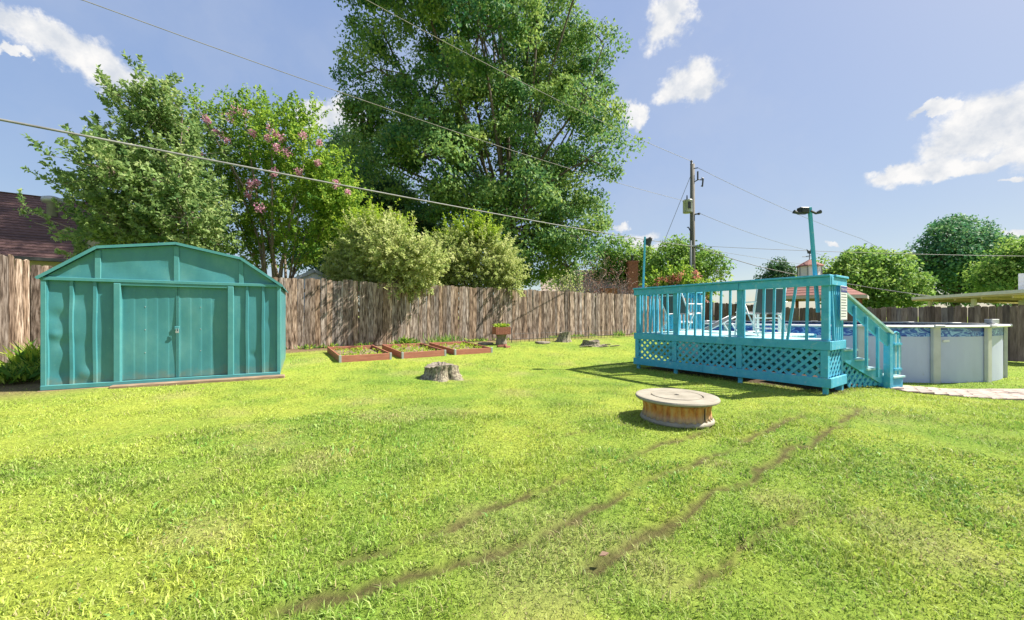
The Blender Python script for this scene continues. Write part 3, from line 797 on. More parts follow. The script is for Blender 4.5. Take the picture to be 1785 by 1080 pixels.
# skirt: bottom boards and lattice
MB().box(-0.04, 1.5, -0.037, -0.002, 0.1, 0.24).build('skirt_board', m_deck, deck, bevel=0.004)
MB().box(1.503, DL + 0.04, -0.037, -0.002, 0.1, 0.24).build('skirt_board', m_deck, deck, bevel=0.004)
MB().box(DL + 0.004, DL + 0.04, 0.0, SY, 0.1, 0.24).build('skirt_board', m_deck, deck, bevel=0.004)
def clip_line(p, d, x0, x1, z0, z1):
    t0, t1 = -1e9, 1e9
    for o, dd, lo, hi in ((p[0], d[0], x0, x1), (p[1], d[1], z0, z1)):
        if abs(dd) < 1e-9:
            if o < lo or o > hi: return None
            continue
        a, b = (lo - o) / dd, (hi - o) / dd
        if a > b: a, b = b, a
        t0, t1 = max(t0, a), min(t1, b)
    return (t0, t1) if t1 - t0 > 0.03 else None
def lattice(parent, x0, x1, z0, z1, fn, pitch=0.135, w=0.044, clip=None):
    """fn(a, z, depth) -> local point"""
    MBp = MB()
    pan = None
    for layer, sg in ((0, 1), (1, -1)):
        n = int((x1 - x0 + z1 - z0) / pitch) + 2
        for i in range(n):
            c = x0 + i * pitch - (0 if sg < 0 else (z1 - z0))
            o = (c, z0); d = (0.7071, 0.7071) if sg > 0 else (-0.7071, 0.7071)
            r = clip_line(o, d, x0, x1, z0, z1)
            if not r: continue
            t0, t1 = r
            if clip:
                ts = [t for t in np.linspace(t0, t1, 60) if clip(o[0] + d[0] * t, o[1] + d[1] * t)]
                if len(ts) < 4: continue
                t0, t1 = ts[0], ts[-1]
            a = (o[0] + d[0] * t0, o[1] + d[1] * t0); b = (o[0] + d[0] * t1, o[1] + d[1] * t1)
            nn = (-d[1] * w / 2, d[0] * w / 2); y0 = layer * 0.009; y1 = y0 + 0.008
            q = [(a[0] - nn[0], a[1] - nn[1]), (a[0] + nn[0], a[1] + nn[1]), (b[0] + nn[0], b[1] + nn[1]), (b[0] - nn[0], b[1] - nn[1])]
            m = MB().prism(q, y0, y1, fn)
            if pan is None:
                pan = empty('lattice_panel', (0, 0, 0)); pan.parent = parent
            m.build('lattice_slat', m_deck, pan)
    return pan
xs = [0.09, 0.875, 2.075, DL - 0.09]
lattice(deck, 0.092, 0.873, 0.242, 0.643, lambda a, z, d: (a, -0.015 + d, z))
lattice(deck, 0.967, 2.073, 0.242, 0.643, lambda a, z, d: (a, -0.015 + d, z))
lattice(deck, 2.167, DL - 0.092, 0.242, 0.643, lambda a, z, d: (a, -0.015 + d, z))
lattice(deck, 0.1, SY - 0.1, 0.242, 0.643, lambda a, z, d: (DL - 0.01 - d, a, z))
for y in (DD - 0.02,):
    pass
# stairs: own direction, running down to the right
ST = Matrix.Translation((DL - 0.03, SY + 0.02, 0)) @ Matrix.Rotation(R(90 - 15), 4, 'Z')
def sp(x, y, z): return tuple(ST @ Vector((x, y, z)))     # x = along descent, y = towards the deck
def sbox(x0, x1, y0, y1, z0, z1):
    b = MB().box(x0, x1, y0, y1, z0, z1); b.v = [sp(*v) for v in b.v]; return b
SW = 0.85
run, rise = 0.29, 0.165
for y0 in (0.0, SW - 0.04):
    st = MB().prism([(0.0, 0.588), (0.0, 0.46), (1.0, 0.03), (1.06, 0.03), (1.06, 0.256), (0.62, 0.258), (0.62, 0.423), (0.33, 0.423), (0.33, 0.588)], y0, y0 + 0.038, lambda a, b, d: sp(a, d, b))
    st.build('stringer', m_deck, deck)
for i in range(3):
    z = ZF - rise * (i + 1) + 0.01; x = 0.03 + run * i
    sbox(x, x + run + 0.05, -0.025, SW + 0.02, z - 0.032, z).build('tread', m_deck_floor, deck, bevel=0.004)
    sbox(x + run + 0.005, x + run + 0.024, 0.04, SW - 0.04, z - rise + 0.002, z - 0.034).build('riser', m_deck, deck)
bs_box = sbox(1.165, 1.45, -0.08, SW + 0.05, -0.2, 0.115).build('bottom_step', m_deck, deck, bevel=0.006)
sbox(1.152, 1.48, -0.1, SW + 0.07, 0.117, 0.148).build('tread', m_deck_floor, deck, bevel=0.004)
for y0, nm in ((-0.05, 'n'),):
    sbox(1.06, 1.15, y0 - 0.045, y0 + 0.045, -0.16, 0.86).build('stair_post', m_deck, deck, bevel=0.004)
    MB().prism([(-0.02, 1.46), (-0.02, 1.27), (1.06, 0.65), (1.06, 0.84)], y0 - 0.018, y0 + 0.018, lambda a, b, d: sp(a, d, b)).build('stair_rail', m_deck, deck, bevel=0.003)
    MB().prism([(-0.04, 1.515), (-0.04, 1.475), (1.12, 0.85), (1.165, 0.85), (1.165, 0.875)], y0 - 0.05, y0 + 0.05, lambda a, b, d: sp(a, d, b)).build('rail_cap', m_deck_floor, deck, bevel=0.003)
    for xx in (0.16, 0.45, 0.74):
        zt = 1.44 - 0.575 * xx; zb = 0.70 - 0.57 * xx
        sbox(xx - 0.017, xx + 0.017, y0 - 0.055 if nm == 'n' else y0 + 0.02, y0 - 0.02 if nm == 'n' else y0 + 0.055, zb - 0.12, zt - 0.05).build('baluster', m_deck, deck, bevel=0.003)
lattice(deck, 0.03, 1.04, 0.0, 0.5, lambda a, z, d: sp(a, 0.03 + d, z), clip=lambda a, z: z < 0.46 - 0.43 * a and a > (0.46 - z) * 0.5)
# arched slatted gate folded back beside the stair foot
gt_ = sbox(1.165, 1.195, -0.075, -0.045, 0.15, 0.8).build('gate', m_deck, deck, bevel=0.003)
for i in range(4):
    sbox(1.212 + 0.052 * i, 1.242 + 0.052 * i, -0.07, -0.05, 0.17, 0.85 - 0.02 * (i - 1) ** 2).build('gate_slat', m_deck_floor if i % 2 else m_deck, gt_)
MB().tube([sp(1.18, -0.06, 0.79), sp(1.22, -0.06, 0.86), sp(1.29, -0.06, 0.885), sp(1.36, -0.06, 0.86), sp(1.41, -0.06, 0.77), sp(1.415, -0.06, 0.2)], 0.014, 6).build('gate_arch', m_deck, gt_)
sbox(1.2, 1.41, -0.09, -0.07, 0.24, 0.275).build('gate_rail', m_deck, gt_)
sbox(1.2, 1.41, -0.09, -0.07, 0.66, 0.695).build('gate_rail', m_deck, gt_)
# unseen solid back board, added to block light and keep the underside dark
MB().box(0.05, SX, DD - 0.02, DD, 0.0, 0.64).build('skirt_board', m_deck, deck)
# safety sign on the near end rail
sign = empty('sign', (DO.x + 0.57 * (DL + 0.065) + 0.82 * 0.44, DO.y - 0.82 * (DL + 0.065) + 0.57 * 0.44, 1.08), DA + math.pi / 2, 'white pool rules sign with navy header on deck rail', 'sign')
MB().box(-0.15, 0.15, -0.004, 0.004, 0, 0.52).build('panel', m_white, sign, bevel=0.002)
MB().box(-0.14, 0.14, -0.0065, -0.0042, 0.42, 0.51).build('header', m_navy, sign)
MB().box(-0.143, 0.143, -0.0065, -0.0042, 0.008, 0.014).build('border', m_navy, sign)
def text_mesh(txt, size):
    cu = bpy.data.curves.new('lettering', 'FONT'); cu.body = txt; cu.size = size; cu.align_x = 'CENTER'; cu.align_y = 'CENTER'; cu.resolution_u = 2
    ob = bpy.data.objects.new('lettering_curve', cu); COL.objects.link(ob)
    dg = bpy.context.evaluated_depsgraph_get()
    me = bpy.data.meshes.new_from_object(ob.evaluated_get(dg))
    bpy.data.objects.remove(ob)
    return me
tme = text_mesh('POOL RULES', 0.047); tme.name = 'lettering'; tme.materials.clear(); tme.materials.append(m_white)
to = bpy.data.objects.new('lettering', tme); COL.objects.link(to); to.parent = sign; to.location = (0, -0.0072, 0.465); to.rotation_euler = (R(90), 0, 0)
for i in range(9):
    w = random.uniform(0.2, 0.25); z = 0.385 - i * 0.041
    MB().box(-0.125, -0.125 + w, -0.0065, -0.0042, z, z + 0.012).build('text_line', m_ink, sign)

# flood-light posts fixed to the deck
def local_deck(x, y, z=0): return Vector((DO.x + 0.57 * x + 0.82 * y, DO.y - 0.82 * x + 0.57 * y, z))
def flood_post(base, top, label, kind):
    o = empty('floodlight_post', base, 0, label, 'light post', 'floodlight posts on the deck')
    t = top - base
    MB().bar((0, 0, 0), t, 0.042 if kind else 0.036, 0.042 if kind else 0.036, up=(0, 1, 0)).build('post', m_deck, o, bevel=0.004)
    if kind:
        h = MB().box(-0.09, 0.04, -0.04, 0.05, 0.0, 0.095).box(-0.08, 0.03, -0.055, -0.04, 0.01, 0.085).build('lamp_housing', m_dark, o, bevel=0.006); h.location = t + Vector((-0.07, 0, -0.1))
        for s_, dx in ((-1, -0.2), (1, 0.12)):
            MB().tube([t + Vector((-0.06 + 0.06 * s_, -0.02, -0.06)), t + Vector((-0.06 + 0.13 * s_, -0.03, -0.1)), t + Vector((-0.06 + 0.2 * s_, -0.03, -0.075))], [0.016, 0.018, 0.03], 8).build('lamp_arm', m_dark, o)
    else:
        MB().tube([t + Vector((0, 0, -0.06)), t + Vector((0.12, 0, -0.05))], 0.02, 8).build('lamp_arm', m_dark, o)
        b = MB().lathe([(0.03, 0.0), (0.045, 0.03), (0.1, 0.16), (0.09, 0.17), (0.0, 0.15)], 16).build('lamp_housing', m_dark, o, smooth=True)
        b.location = t + Vector((0.14, 0, -0.02)); b.rotation_euler = (R(-150), R(35), 0)
b1 = local_deck(0.06, 0.14, 1.2); flood_post(b1, Vector((b1.x + 0.06, b1.y, 2.88)), 'slim turquoise post with floodlight at far corner of deck', False)
b2 = local_deck(3.18, 0.14, 1.2); flood_post(b2, Vector((b2.x - 0.13, b2.y, 2.79)), 'leaning turquoise post with twin floodlight at near corner of deck', True)

# deck furniture ------------------------------------------------------------
def sling_chair(x, y, rz, label, recline):
    p = local_deck(x, y, ZF + 0.006)
    o = empty('sling_chair', p, rz, label, 'chair', 'sling chairs on the deck')
    w = 0.27; ang_ = R(recline); bh = 0.56
    back = lambda t: (0.22 + math.sin(ang_) * t, 0.4 + math.cos(ang_) * t)
    for s_ in (-1, 1):
        f = MB().tube([(s_ * w, -0.26, 0.43), (s_ * w, 0.2, 0.39), (s_ * w, back(0)[0], back(0)[1]), (s_ * w, back(bh)[0], back(bh)[1])], 0.014, 8)
        f.build('side_rail', m_white, o, smooth=True)
        MB().tube([(s_ * (w + 0.02), -0.26, 0.0), (s_ * (w + 0.02), -0.2, 0.42), (s_ * (w + 0.02), -0.18, 0.6)], 0.013, 8).build('leg', m_white, o, smooth=True)
        MB().tube([(s_ * (w + 0.02), 0.36, 0.0), (s_ * (w + 0.02), 0.1, 0.4), (s_ * (w + 0.02), 0.0, 0.6)], 0.013, 8).build('leg', m_white, o, smooth=True)
        MB().box(s_ * (w + 0.02) - 0.022, s_ * (w + 0.02) + 0.022, -0.24, 0.3, 0.6, 0.622).build('armrest', m_white, o, bevel=0.008)
    for z, yy in ((0.43, -0.26), (back(bh)[1], back(bh)[0]), (back(bh * 0.82)[1], back(bh * 0.82)[0]), (0.06, 0.32), (0.06, -0.25)):
        MB().tube([(-w, yy, z), (w, yy, z)], 0.012, 8).build('cross_bar', m_white, o, smooth=True)
    MB().add_sheet([(-0.26, 0.44), (0.0, 0.395), (0.2, 0.4)], w - 0.01).build('seat', m_sling, o)
    MB().add_sheet([back(0.02), back(bh * 0.5), back(bh - 0.01)], w - 0.01).build('backrest', m_sling, o)
    return o
def add_sheet(self, prof, w):
    b = []
    for (y, z) in prof: b += [(-w, y, z - 0.003), (w, y, z - 0.003), (-w, y, z + 0.003), (w, y, z + 0.003)]
    f = []
    for i in range(len(prof) - 1):
        k = i * 4; f += [(k, k + 1, k + 5, k + 4), (k + 2, k + 6, k + 7, k + 3), (k, k + 4, k + 6, k + 2), (k + 1, k + 3, k + 7, k + 5)]
    self.add(b, f); return self
MB.add_sheet = add_sheet
sling_chair(0.6, 0.85, R(122), 'reclined grey sling chair with white frame at far end of deck', 32)
sling_chair(2.08, 0.86, R(185), 'upright dark sling chair seen from its front near pool ladder', 10)
p = local_deck(1.1, 1.35, ZF + 0.006)
ott = empty('sling_footrest', p, R(80), 'low folded grey sling footrest lying on the deck', 'footrest')
MB().add_sheet([(-0.3, 0.36), (0.0, 0.2), (0.25, 0.06)], 0.22).build('sling', m_sling, ott)
for s_ in (-1, 1):
    MB().tube([(s_ * 0.23, -0.32, 0.38), (s_ * 0.23, 0.28, 0.05)], 0.013, 8).build('side_rail', m_white, ott, smooth=True)
    MB().tube([(s_ * 0.23, -0.3, 0.0), (s_ * 0.23, -0.12, 0.27)], 0.013, 8).build('leg', m_white, ott, smooth=True)
# pool ladder
p = local_deck(1.78, 1.95, ZF + 0.006)
lad = empty('pool_ladder', p, DA + 0.25, 'white arched pool ladder at the back of the deck', 'ladder')
for s_ in (-1, 1):
    pts = [(s_ * 0.22, 0, 0)] + [(s_ * 0.22, 0, 0.45)] + [(s_ * 0.22, 0.24 - 0.24 * math.cos(a), 0.45 + 0.2 * math.sin(a)) for a in np.linspace(0.3, math.pi - 0.3, 7)] + [(s_ * 0.22, 0.48, 0.45), (s_ * 0.22, 0.48, 0.02)]
    MB().tube(pts, 0.026, 10).build('hand_rail', m_white, lad, smooth=True)
for z in (0.08, 0.3):
    MB().box(-0.22, 0.22, -0.03, 0.07, z, z + 0.03).build('step', m_white, lad, bevel=0.006)

# ------------------------------------------------------------------ paver path
path = empty('path', on_ground(1592, 683), 0)
path_k = tag(path, kind='structure')
pA = on_ground(1590, 684); pB = on_ground(1592, 672); pdir = (on_ground(1785, 698) - pA); pdir.z = 0; pdir.normalize(); pn = Vector((-pdir.y, pdir.x, 0))
pme = []
for i in range(3):
    b = MB().box(-0.112, 0.112, -0.055, 0.055, -0.04, 0.012)
    o = b.build('paver', m_paver, None, bevel=0.006); pme.append(o.data); bpy.data.objects.remove(o)
po = path.location.copy()
for r_i in range(7):
    for c_i in range(15):
        q = pA + pdir * (0.02 + c_i * 0.235 + (0.117 if r_i % 2 else 0)) + pn * (0.05 + r_i * 0.12)
        o = bpy.data.objects.new('paver', pme[(r_i + c_i) % 3]); COL.objects.link(o); o.parent = path
        o.location = (q.x - po.x, q.y - po.y, G(q.x, q.y) + 0.02 + random.uniform(-0.006, 0.006) - po.z)
        o.rotation_euler = (random.uniform(-0.02, 0.02), random.uniform(-0.02, 0.02), math.atan2(pdir.y, pdir.x) + random.uniform(-0.03, 0.03))
bed_ = MB().add([pA - pdir * 0.1 - pn * 0.03 + Vector((0, 0, 0.0)), pA + pdir * 3.2 - pn * 0.03, pA + pdir * 3.2 + pn * 0.86, pA - pdir * 0.1 + pn * 0.86], [(0, 1, 2, 3)])
MBp = MB(); c4 = [pA - pdir * 0.1 - pn * 0.03, pA + pdir * 3.2 - pn * 0.03, pA + pdir * 3.2 + pn * 0.86, pA - pdir * 0.1 + pn * 0.86]
for a_i in range(12):
    t0_, t1_ = a_i / 12, (a_i + 1) / 12
    qq = [c4[0].lerp(c4[1], t0_), c4[0].lerp(c4[1], t1_), c4[3].lerp(c4[2], t1_), c4[3].lerp(c4[2], t0_)]
    MBp.add([(v.x, v.y, G(v.x, v.y) + 0.012) for v in qq], [(0, 1, 2, 3)]); MBp.build('joint_sand', m_soil, path, off=po)

# ------------------------------------------------------------------ fire pit
FP = Vector((1.83, 4.22, 0.0))
pit = empty('fire_pit', FP, R(12), 'low round fire pit with pale stone top and rust-stained fluted base', 'fire pit')
NFl = 30
def flute(a, r, z):
    return 1.0 + 0.05 * abs(math.cos(a * NFl / 2)) - 0.02
nt_ = m_rust.node_tree; bs_ = nt_.nodes['Principled BSDF']
src_ = bs_.inputs['Base Color'].links[0].from_socket
tc_ = nt_.nodes.new('ShaderNodeTexCoord'); sx_ = nt_.nodes.new('ShaderNodeSeparateXYZ'); nt_.links.new(tc_.outputs['Object'], sx_.inputs[0])
at_ = nt_.nodes.new('ShaderNodeMath'); at_.operation = 'ARCTAN2'; nt_.links.new(sx_.outputs['Y'], at_.inputs[0]); nt_.links.new(sx_.outputs['X'], at_.inputs[1])
mu_ = nt_.nodes.new('ShaderNodeMath'); mu_.operation = 'MULTIPLY'; nt_.links.new(at_.outputs[0], mu_.inputs[0]); mu_.inputs[1].default_value = NFl
co_ = nt_.nodes.new('ShaderNodeMath'); co_.operation = 'COSINE'; nt_.links.new(mu_.outputs[0], co_.inputs[0])
nz_ = nt_.nodes.new('ShaderNodeTexNoise'); nz_.inputs['Scale'].default_value = 11; nt_.links.new(tc_.outputs['Object'], nz_.inputs['Vector'])
ma_ = nt_.nodes.new('ShaderNodeMath'); ma_.operation = 'MULTIPLY_ADD'; nt_.links.new(co_.outputs[0], ma_.inputs[0]); ma_.inputs[1].default_value = 0.3; nt_.links.new(nz_.outputs['Fac'], ma_.inputs[2])
rr_ = ramp(nt_, [(0.5, (0, 0, 0)), (0.9, (0.6, 0.6, 0.6))]); nt_.links.new(ma_.outputs[0], rr_.inputs['Fac'])
mx_ = nt_.nodes.new('ShaderNodeMixRGB'); nt_.links.new(rr_.outputs['Color'], mx_.inputs['Fac']); nt_.links.new(src_, mx_.inputs['Color1']); mx_.inputs['Color2'].default_value = (0.56, 0.32, 0.11, 1)
mz_ = nt_.nodes.new('ShaderNodeMapRange'); mz_.inputs['From Min'].default_value = 0.12; mz_.inputs['From Max'].default_value = 0.05; mz_.inputs['To Max'].default_value = 0.7; nt_.links.new(sx_.outputs['Z'], mz_.inputs['Value'])
my_ = nt_.nodes.new('ShaderNodeMixRGB'); nt_.links.new(mz_.outputs[0], my_.inputs['Fac']); nt_.links.new(mx_.outputs[0], my_.inputs['Color1']); my_.inputs['Color2'].default_value = (0.42, 0.36, 0.29, 1)
nt_.links.new(my_.outputs[0], bs_.inputs['Base Color'])
MB().lathe([(0.0, 0.0), (0.375, 0.0), (0.385, 0.015), (0.375, 0.035), (0.352, 0.05)], 64).build('base_ring', m_stone, pit, smooth=True)
MB().lathe([(0.355, 0.04), (0.343, 0.08), (0.338, 0.13), (0.345, 0.18), (0.36, 0.212), (0.345, 0.214), (0.3, 0.2)], NFl * 8, rmod=flute).build('fluted_wall', m_rust, pit, smooth=True)
MB().lathe([(0.0, 0.229), (0.36, 0.229), (0.42, 0.228), (0.432, 0.236), (0.434, 0.25), (0.426, 0.263), (0.41, 0.267), (0.276, 0.268), (0.272, 0.256), (0.262, 0.256), (0.258, 0.27), (0.03, 0.272), (0.025, 0.255), (0.0, 0.255)], 96).build('stone_top', m_stone, pit)
for k in range(4):
    a = k * math.pi / 2 + 0.5
    MB().bar((0.28 * math.cos(a), 0.28 * math.sin(a), 0.2), (0.28 * math.cos(a), 0.28 * math.sin(a), 0.231), 0.06, 0.06, up=(0, 1, 0)).build('spacer', m_dark, pit)
MB().bar((0.09, -0.341, 0.05), (0.09, -0.341, 0.2), 0.005, 0.012, up=(0, 1, 0)).build('wall_joint', m_dark, pit)

# ------------------------------------------------------------------ stumps
def stump(name, p, r, h, label, seed, roots=6, lean=0.0):
    o = empty(name, p, 0, label, 'tree stump')
    rr = random.Random(seed); ph = [rr.uniform(0, 6.28) for _ in range(6)]
    def shape(a, t):
        k = 1 + 0.05 * math.sin(2 * a + ph[0]) + 0.03 * math.sin(5 * a + ph[1]) + 0.03 * math.sin(11 * a + ph[2]) + 0.03 * math.sin(19 * a + ph[3])
        fl = (1 - t) ** 2.8
        k += fl * (0.62 + 0.3 * math.sin(roots * a + ph[4]) + 0.16 * math.sin((roots + 3) * a + ph[5]))
        return r * k
    n, m = 72, 14; b = MB()
    for j in range(m + 1):
        t = j / m
        for k in range(n):
            a = 2 * math.pi * k / n; q = shape(a, t) + rr.uniform(-0.008, 0.008)
            z = -0.05 + (h + 0.05) * t + (0.03 * math.sin(2 * a + ph[3]) + rr.uniform(-0.008, 0.01)) * t
            b.v.append((q * math.cos(a) + lean * t, q * math.sin(a), z))
    for j in range(m):
        for k in range(n):
            k2 = (k + 1) % n; b.f.append((j * n + k, j * n + k2, (j + 1) * n + k2, (j + 1) * n + k))
    b.build('bark', m_stump, o, smooth=True)
    c = MB(); c.v = list(b.v[m * n:]); base = len(c.v)
    for f in (0.75, 0.45, 0.2):
        for k in range(n):
            x, y, z = b.v[m * n + k]; c.v.append(((x - lean) * f + lean, y * f, h - 0.012 + rr.uniform(-0.012, 0.006)))
    c.v.append((lean, 0, h - 0.03))
    for L_ in range(3):
        for k in range(n):
            k2 = (k + 1) % n; c.f.append((L_ * n + k, L_ * n + k2, (L_ + 1) * n + k2, (L_ + 1) * n + k))
    for k in range(n): c.f.append((3 * n + k, 3 * n + (k + 1) % n, 4 * n))
    c.build('cut_top', m_stump_top, o)
    return o
def gp(px, py):
    return on_ground(px, py)
q = gp(768, 660); stump('tree_stump', q + Vector((0, 0.12, 0)), 0.28, 0.23, 'large mossy tree stump alone in the middle of the lawn', 3)
q = gp(982, 596); stump('tree_stump', q + Vector((0, 0.2, 0)), 0.2, 0.34, 'leaning grey stump close against the back fence', 8, 4, 0.1)
q = gp(1030, 602); stump('tree_stump', q, 0.26, 0.17, 'low broken stump with sprawling roots near the deck', 12, 5)
# chips of wood lying round the low stump
for i in range(9):
    q = gp(1030 + random.uniform(-20, 40), 602 + random.uniform(-1, 4))
    b = MB().bar((0, 0, 0.02), (random.uniform(0.15, 0.35), random.uniform(-0.1, 0.1), 0.05), 0.06, 0.03).build('wood_chunk', m_stump, None, bevel=0.008)
    b.location = q; b.rotation_euler = (0, 0, random.uniform(-0.5, 0.5))
    tag(b, 'split piece of old wood lying beside the low broken stump', 'wood', 'wood pieces by the broken stump')

# ------------------------------------------------------------------ leaf helpers
def leaf_cards(P, Dv, Nv, L, W):
    """kite-shaped leaves: base P, along Dv, normal Nv"""
    Dv = Dv / np.maximum(np.linalg.norm(Dv, axis=1, keepdims=True), 1e-6)
    Sd = np.cross(Dv, Nv); Sd /= np.maximum(np.linalg.norm(Sd, axis=1, keepdims=True), 1e-6)
    Nn = np.cross(Sd, Dv)
    L = L[:, None]; W = W[:, None]
    v0 = P; v2 = P + Dv * L - Nn * L * 0.12
    v1 = P + Dv * L * 0.45 + Sd * W * 0.5 + Nn * W * 0.18
    v3 = P + Dv * L * 0.45 - Sd * W * 0.5 + Nn * W * 0.18
    return np.stack([v0, v1, v2, v3], 1).reshape(-1, 3)
def rand_dir(n):
    v = rng.normal(size=(n, 3)); return v / np.linalg.norm(v, axis=1, keepdims=True)
def crown(parent, off, lobes, n_clump, per, crad, lsize, mat, mode='clump', flat=0.75, inner=0.45, vshift=0.0, name='crown', aspect=0.6, up=0.35):
    """lobes: [(centre, rx, ry, rz)]; clumps of leaves spread through the lobes, denser towards the surface"""
    C = np.array([l[0] for l in lobes]); RR = np.array([l[1:4] for l in lobes])
    wgt = (RR[:, 0] * RR[:, 2]) ** 1.0; wgt /= wgt.sum()
    li = rng.choice(len(lobes), n_clump, p=wgt)
    d = rand_dir(n_clump)
    rad = (inner + (1 - inner) * rng.random(n_clump) ** 0.45) * (1 + 0.1 * rng.normal(size=n_clump))
    cc = C[li] + d * RR[li] * rad[:, None]
    cv = np.clip(rng.normal(0.5, 0.22, n_clump), 0, 1)
    cs = np.clip(rng.normal(1.0, 0.3, n_clump), 0.45, 1.8)
    k = np.repeat(np.arange(n_clump), per); n = len(k)
    if mode == 'clump':
        g = rng.normal(size=(n, 3)) + d[k] * 0.5 + np.array([0, 0, 0.35])
        g /= np.linalg.norm(g, axis=1, keepdims=True)
        g *= np.array([1, 1, flat]) * (0.4 + 0.6 * rng.random((n, 1)) ** 0.7)
        P = cc[k] + g * (crad * cs[k])[:, None] + rng.normal(size=(n, 3)) * crad * 0.07
        Dv = rand_dir(n) * 0.9 + g * 0.5 + np.array([0, 0, -0.35])
        Nv = rand_dir(n) * 0.55 + g * 1.0 + np.array([0, 0, 0.3])
    else:   # sprays: leaves along an outward shoot
        sd = d + np.array([0, 0, up]) + rng.normal(size=(n_clump, 3)) * 0.3
        sd /= np.linalg.norm(sd, axis=1, keepdims=True)
        t = rng.random(n)
        P = cc[k] + sd[k] * ((t - 0.35) * crad * 2.0 * cs[k])[:, None] + rng.normal(size=(n, 3)) * (crad * 0.16 * (1.15 - t))[:, None]
        Dv = sd[k] * 0.8 + rand_dir(n) * 0.9
        Nv = rand_dir(n) * 0.75 + np.array([0, 0, 0.7]) + d[k] * 0.45
    L = lsize * rng.uniform(0.65, 1.3, n); W = L * aspect * rng.uniform(0.8, 1.2, n)
    val = np.clip(cv[k] * 0.6 + rng.normal(0.2, 0.13, n) + vshift, 0, 1)
    V = leaf_cards(P, Dv, Nv, L, W) - np.array(off)
    o = np_mesh(name, V, 4, mat, val=val, parent=parent)
    return o, cc, d
def limb(mb, p, q, r0, r1, bend=0.15, n=6, seg=5):
    p = Vector(p); q = Vector(q); L = (q - p).length
    j = Vector((random.uniform(-1, 1), random.uniform(-1, 1), random.uniform(-0.2, 0.6))) * L * bend
    pts = []; rs = []
    for i in range(seg + 1):
        t = i / seg
        pts.append(p.lerp(q, t) + j * math.sin(t * math.pi)); rs.append(r0 + (r1 - r0) * t)
    mb.tube(pts, rs, n, cap=False)
    return pts
def tree(name, label, base, fork, lobes, mat, r0, n_clump, per, crad, lsize, bark=None, twigs=120, group=None, cat='tree', **kw):
    base = Vector(base)
    o = empty(name, base, 0, label, cat, group)
    bark = bark or m_bark
    tr = MB(); fork = Vector(fork)
    limb(tr, base - Vector((0, 0, 0.15)), fork, r0, r0 * 0.75, 0.04, 10, 6)
    tr.build('trunk', bark, o, smooth=True, off=base)
    cr, cc, d = crown(o, base, lobes, n_clump, per, crad, lsize, mat, **kw)
    br = MB()
    for l in lobes:
        c = Vector(l[0]); r = max(0.02, r0 * 0.24 * min(1.0, l[1] / 1.5))
        limb(br, fork + (c - fork) * 0.02, c, r, r * 0.45, 0.1, 6, 6)
    lc_ = np.array([l[0] for l in lobes])
    for i in rng.choice(len(cc), min(twigs, len(cc)), replace=False):
        k = np.argmin(((lc_ - cc[i]) ** 2).sum(1))
        limb(br, Vector(lc_[k]).lerp(Vector(cc[i]), 0.1), Vector(cc[i]), r0 * 0.1, r0 * 0.03, 0.12, 4, 4)
    br.build('branches', bark, o, smooth=True, off=base)
    return o
def lobes_px(lst, Y, jit=0.5, deep=0.9, sc=1.0):
    out = []
    for (px, py, r) in lst:
        rr = r / FPX * Y
        y = Y + random.uniform(-jit, jit) * rr
        p = at(px, py, Y); p.y = y
        out.append((p, rr * sc, rr * deep, rr * sc * 0.95))
    return out
LF_MAPLE = leaf_mat('oak_leaves', [(0.08, (0.026, 0.1, 0.052)), (0.32, (0.072, 0.185, 0.062)), (0.55, (0.155, 0.28, 0.068)), (0.9, (0.31, 0.41, 0.105))], 0.34)
LF_PEAR = leaf_mat('pear_leaves', [(0.1, (0.07, 0.155, 0.05)), (0.4, (0.16, 0.265, 0.085)), (0.7, (0.27, 0.37, 0.13)), (0.95, (0.42, 0.48, 0.22))], 0.38, 0.55)
LF_CRAPE = leaf_mat('crape_leaves', [(0.1, (0.05, 0.15, 0.028)), (0.4, (0.15, 0.29, 0.035)), (0.7, (0.26, 0.39, 0.05)), (0.95, (0.38, 0.47, 0.08))], 0.42)
LF_SHRUB = leaf_mat('variegated_leaves', [(0.08, (0.15, 0.24, 0.055)), (0.3, (0.28, 0.36, 0.105)), (0.6, (0.42, 0.48, 0.18)), (0.95, (0.56, 0.58, 0.3))], 0.38)
LF_SHRUB_TOP = leaf_mat('lime_leaves', [(0.1, (0.14, 0.26, 0.025)), (0.5, (0.28, 0.42, 0.035)), (0.95, (0.4, 0.5, 0.07))], 0.4)
LF_DARK = leaf_mat('dark_leaves', [(0.1, (0.02, 0.07, 0.035)), (0.5, (0.05, 0.125, 0.05)), (0.95, (0.12, 0.21, 0.065))], 0.3)
LF_BLUE = leaf_mat('blue_green_leaves', [(0.1, (0.035, 0.125, 0.08)), (0.45, (0.08, 0.215, 0.105)), (0.75, (0.16, 0.3, 0.1)), (0.95, (0.27, 0.39, 0.12))], 0.3)
LF_LIME = leaf_mat('bright_leaves', [(0.1, (0.06, 0.165, 0.035)), (0.5, (0.15, 0.29, 0.05)), (0.95, (0.3, 0.41, 0.1))], 0.4)
LF_PINK = leaf_mat('pink_petals', [(0.1, (0.42, 0.16, 0.26)), (0.6, (0.58, 0.3, 0.38)), (0.95, (0.7, 0.48, 0.5))], 0.3)
LF_CORAL = leaf_mat('coral_petals', [(0.1, (0.45, 0.13, 0.14)), (0.5, (0.55, 0.25, 0.16)), (0.95, (0.58, 0.4, 0.2))], 0.3)
LF_RED = leaf_mat('russet_leaves', [(0.1, (0.12, 0.05, 0.04)), (0.5, (0.24, 0.13, 0.1)), (0.95, (0.34, 0.24, 0.17))], 0.3)

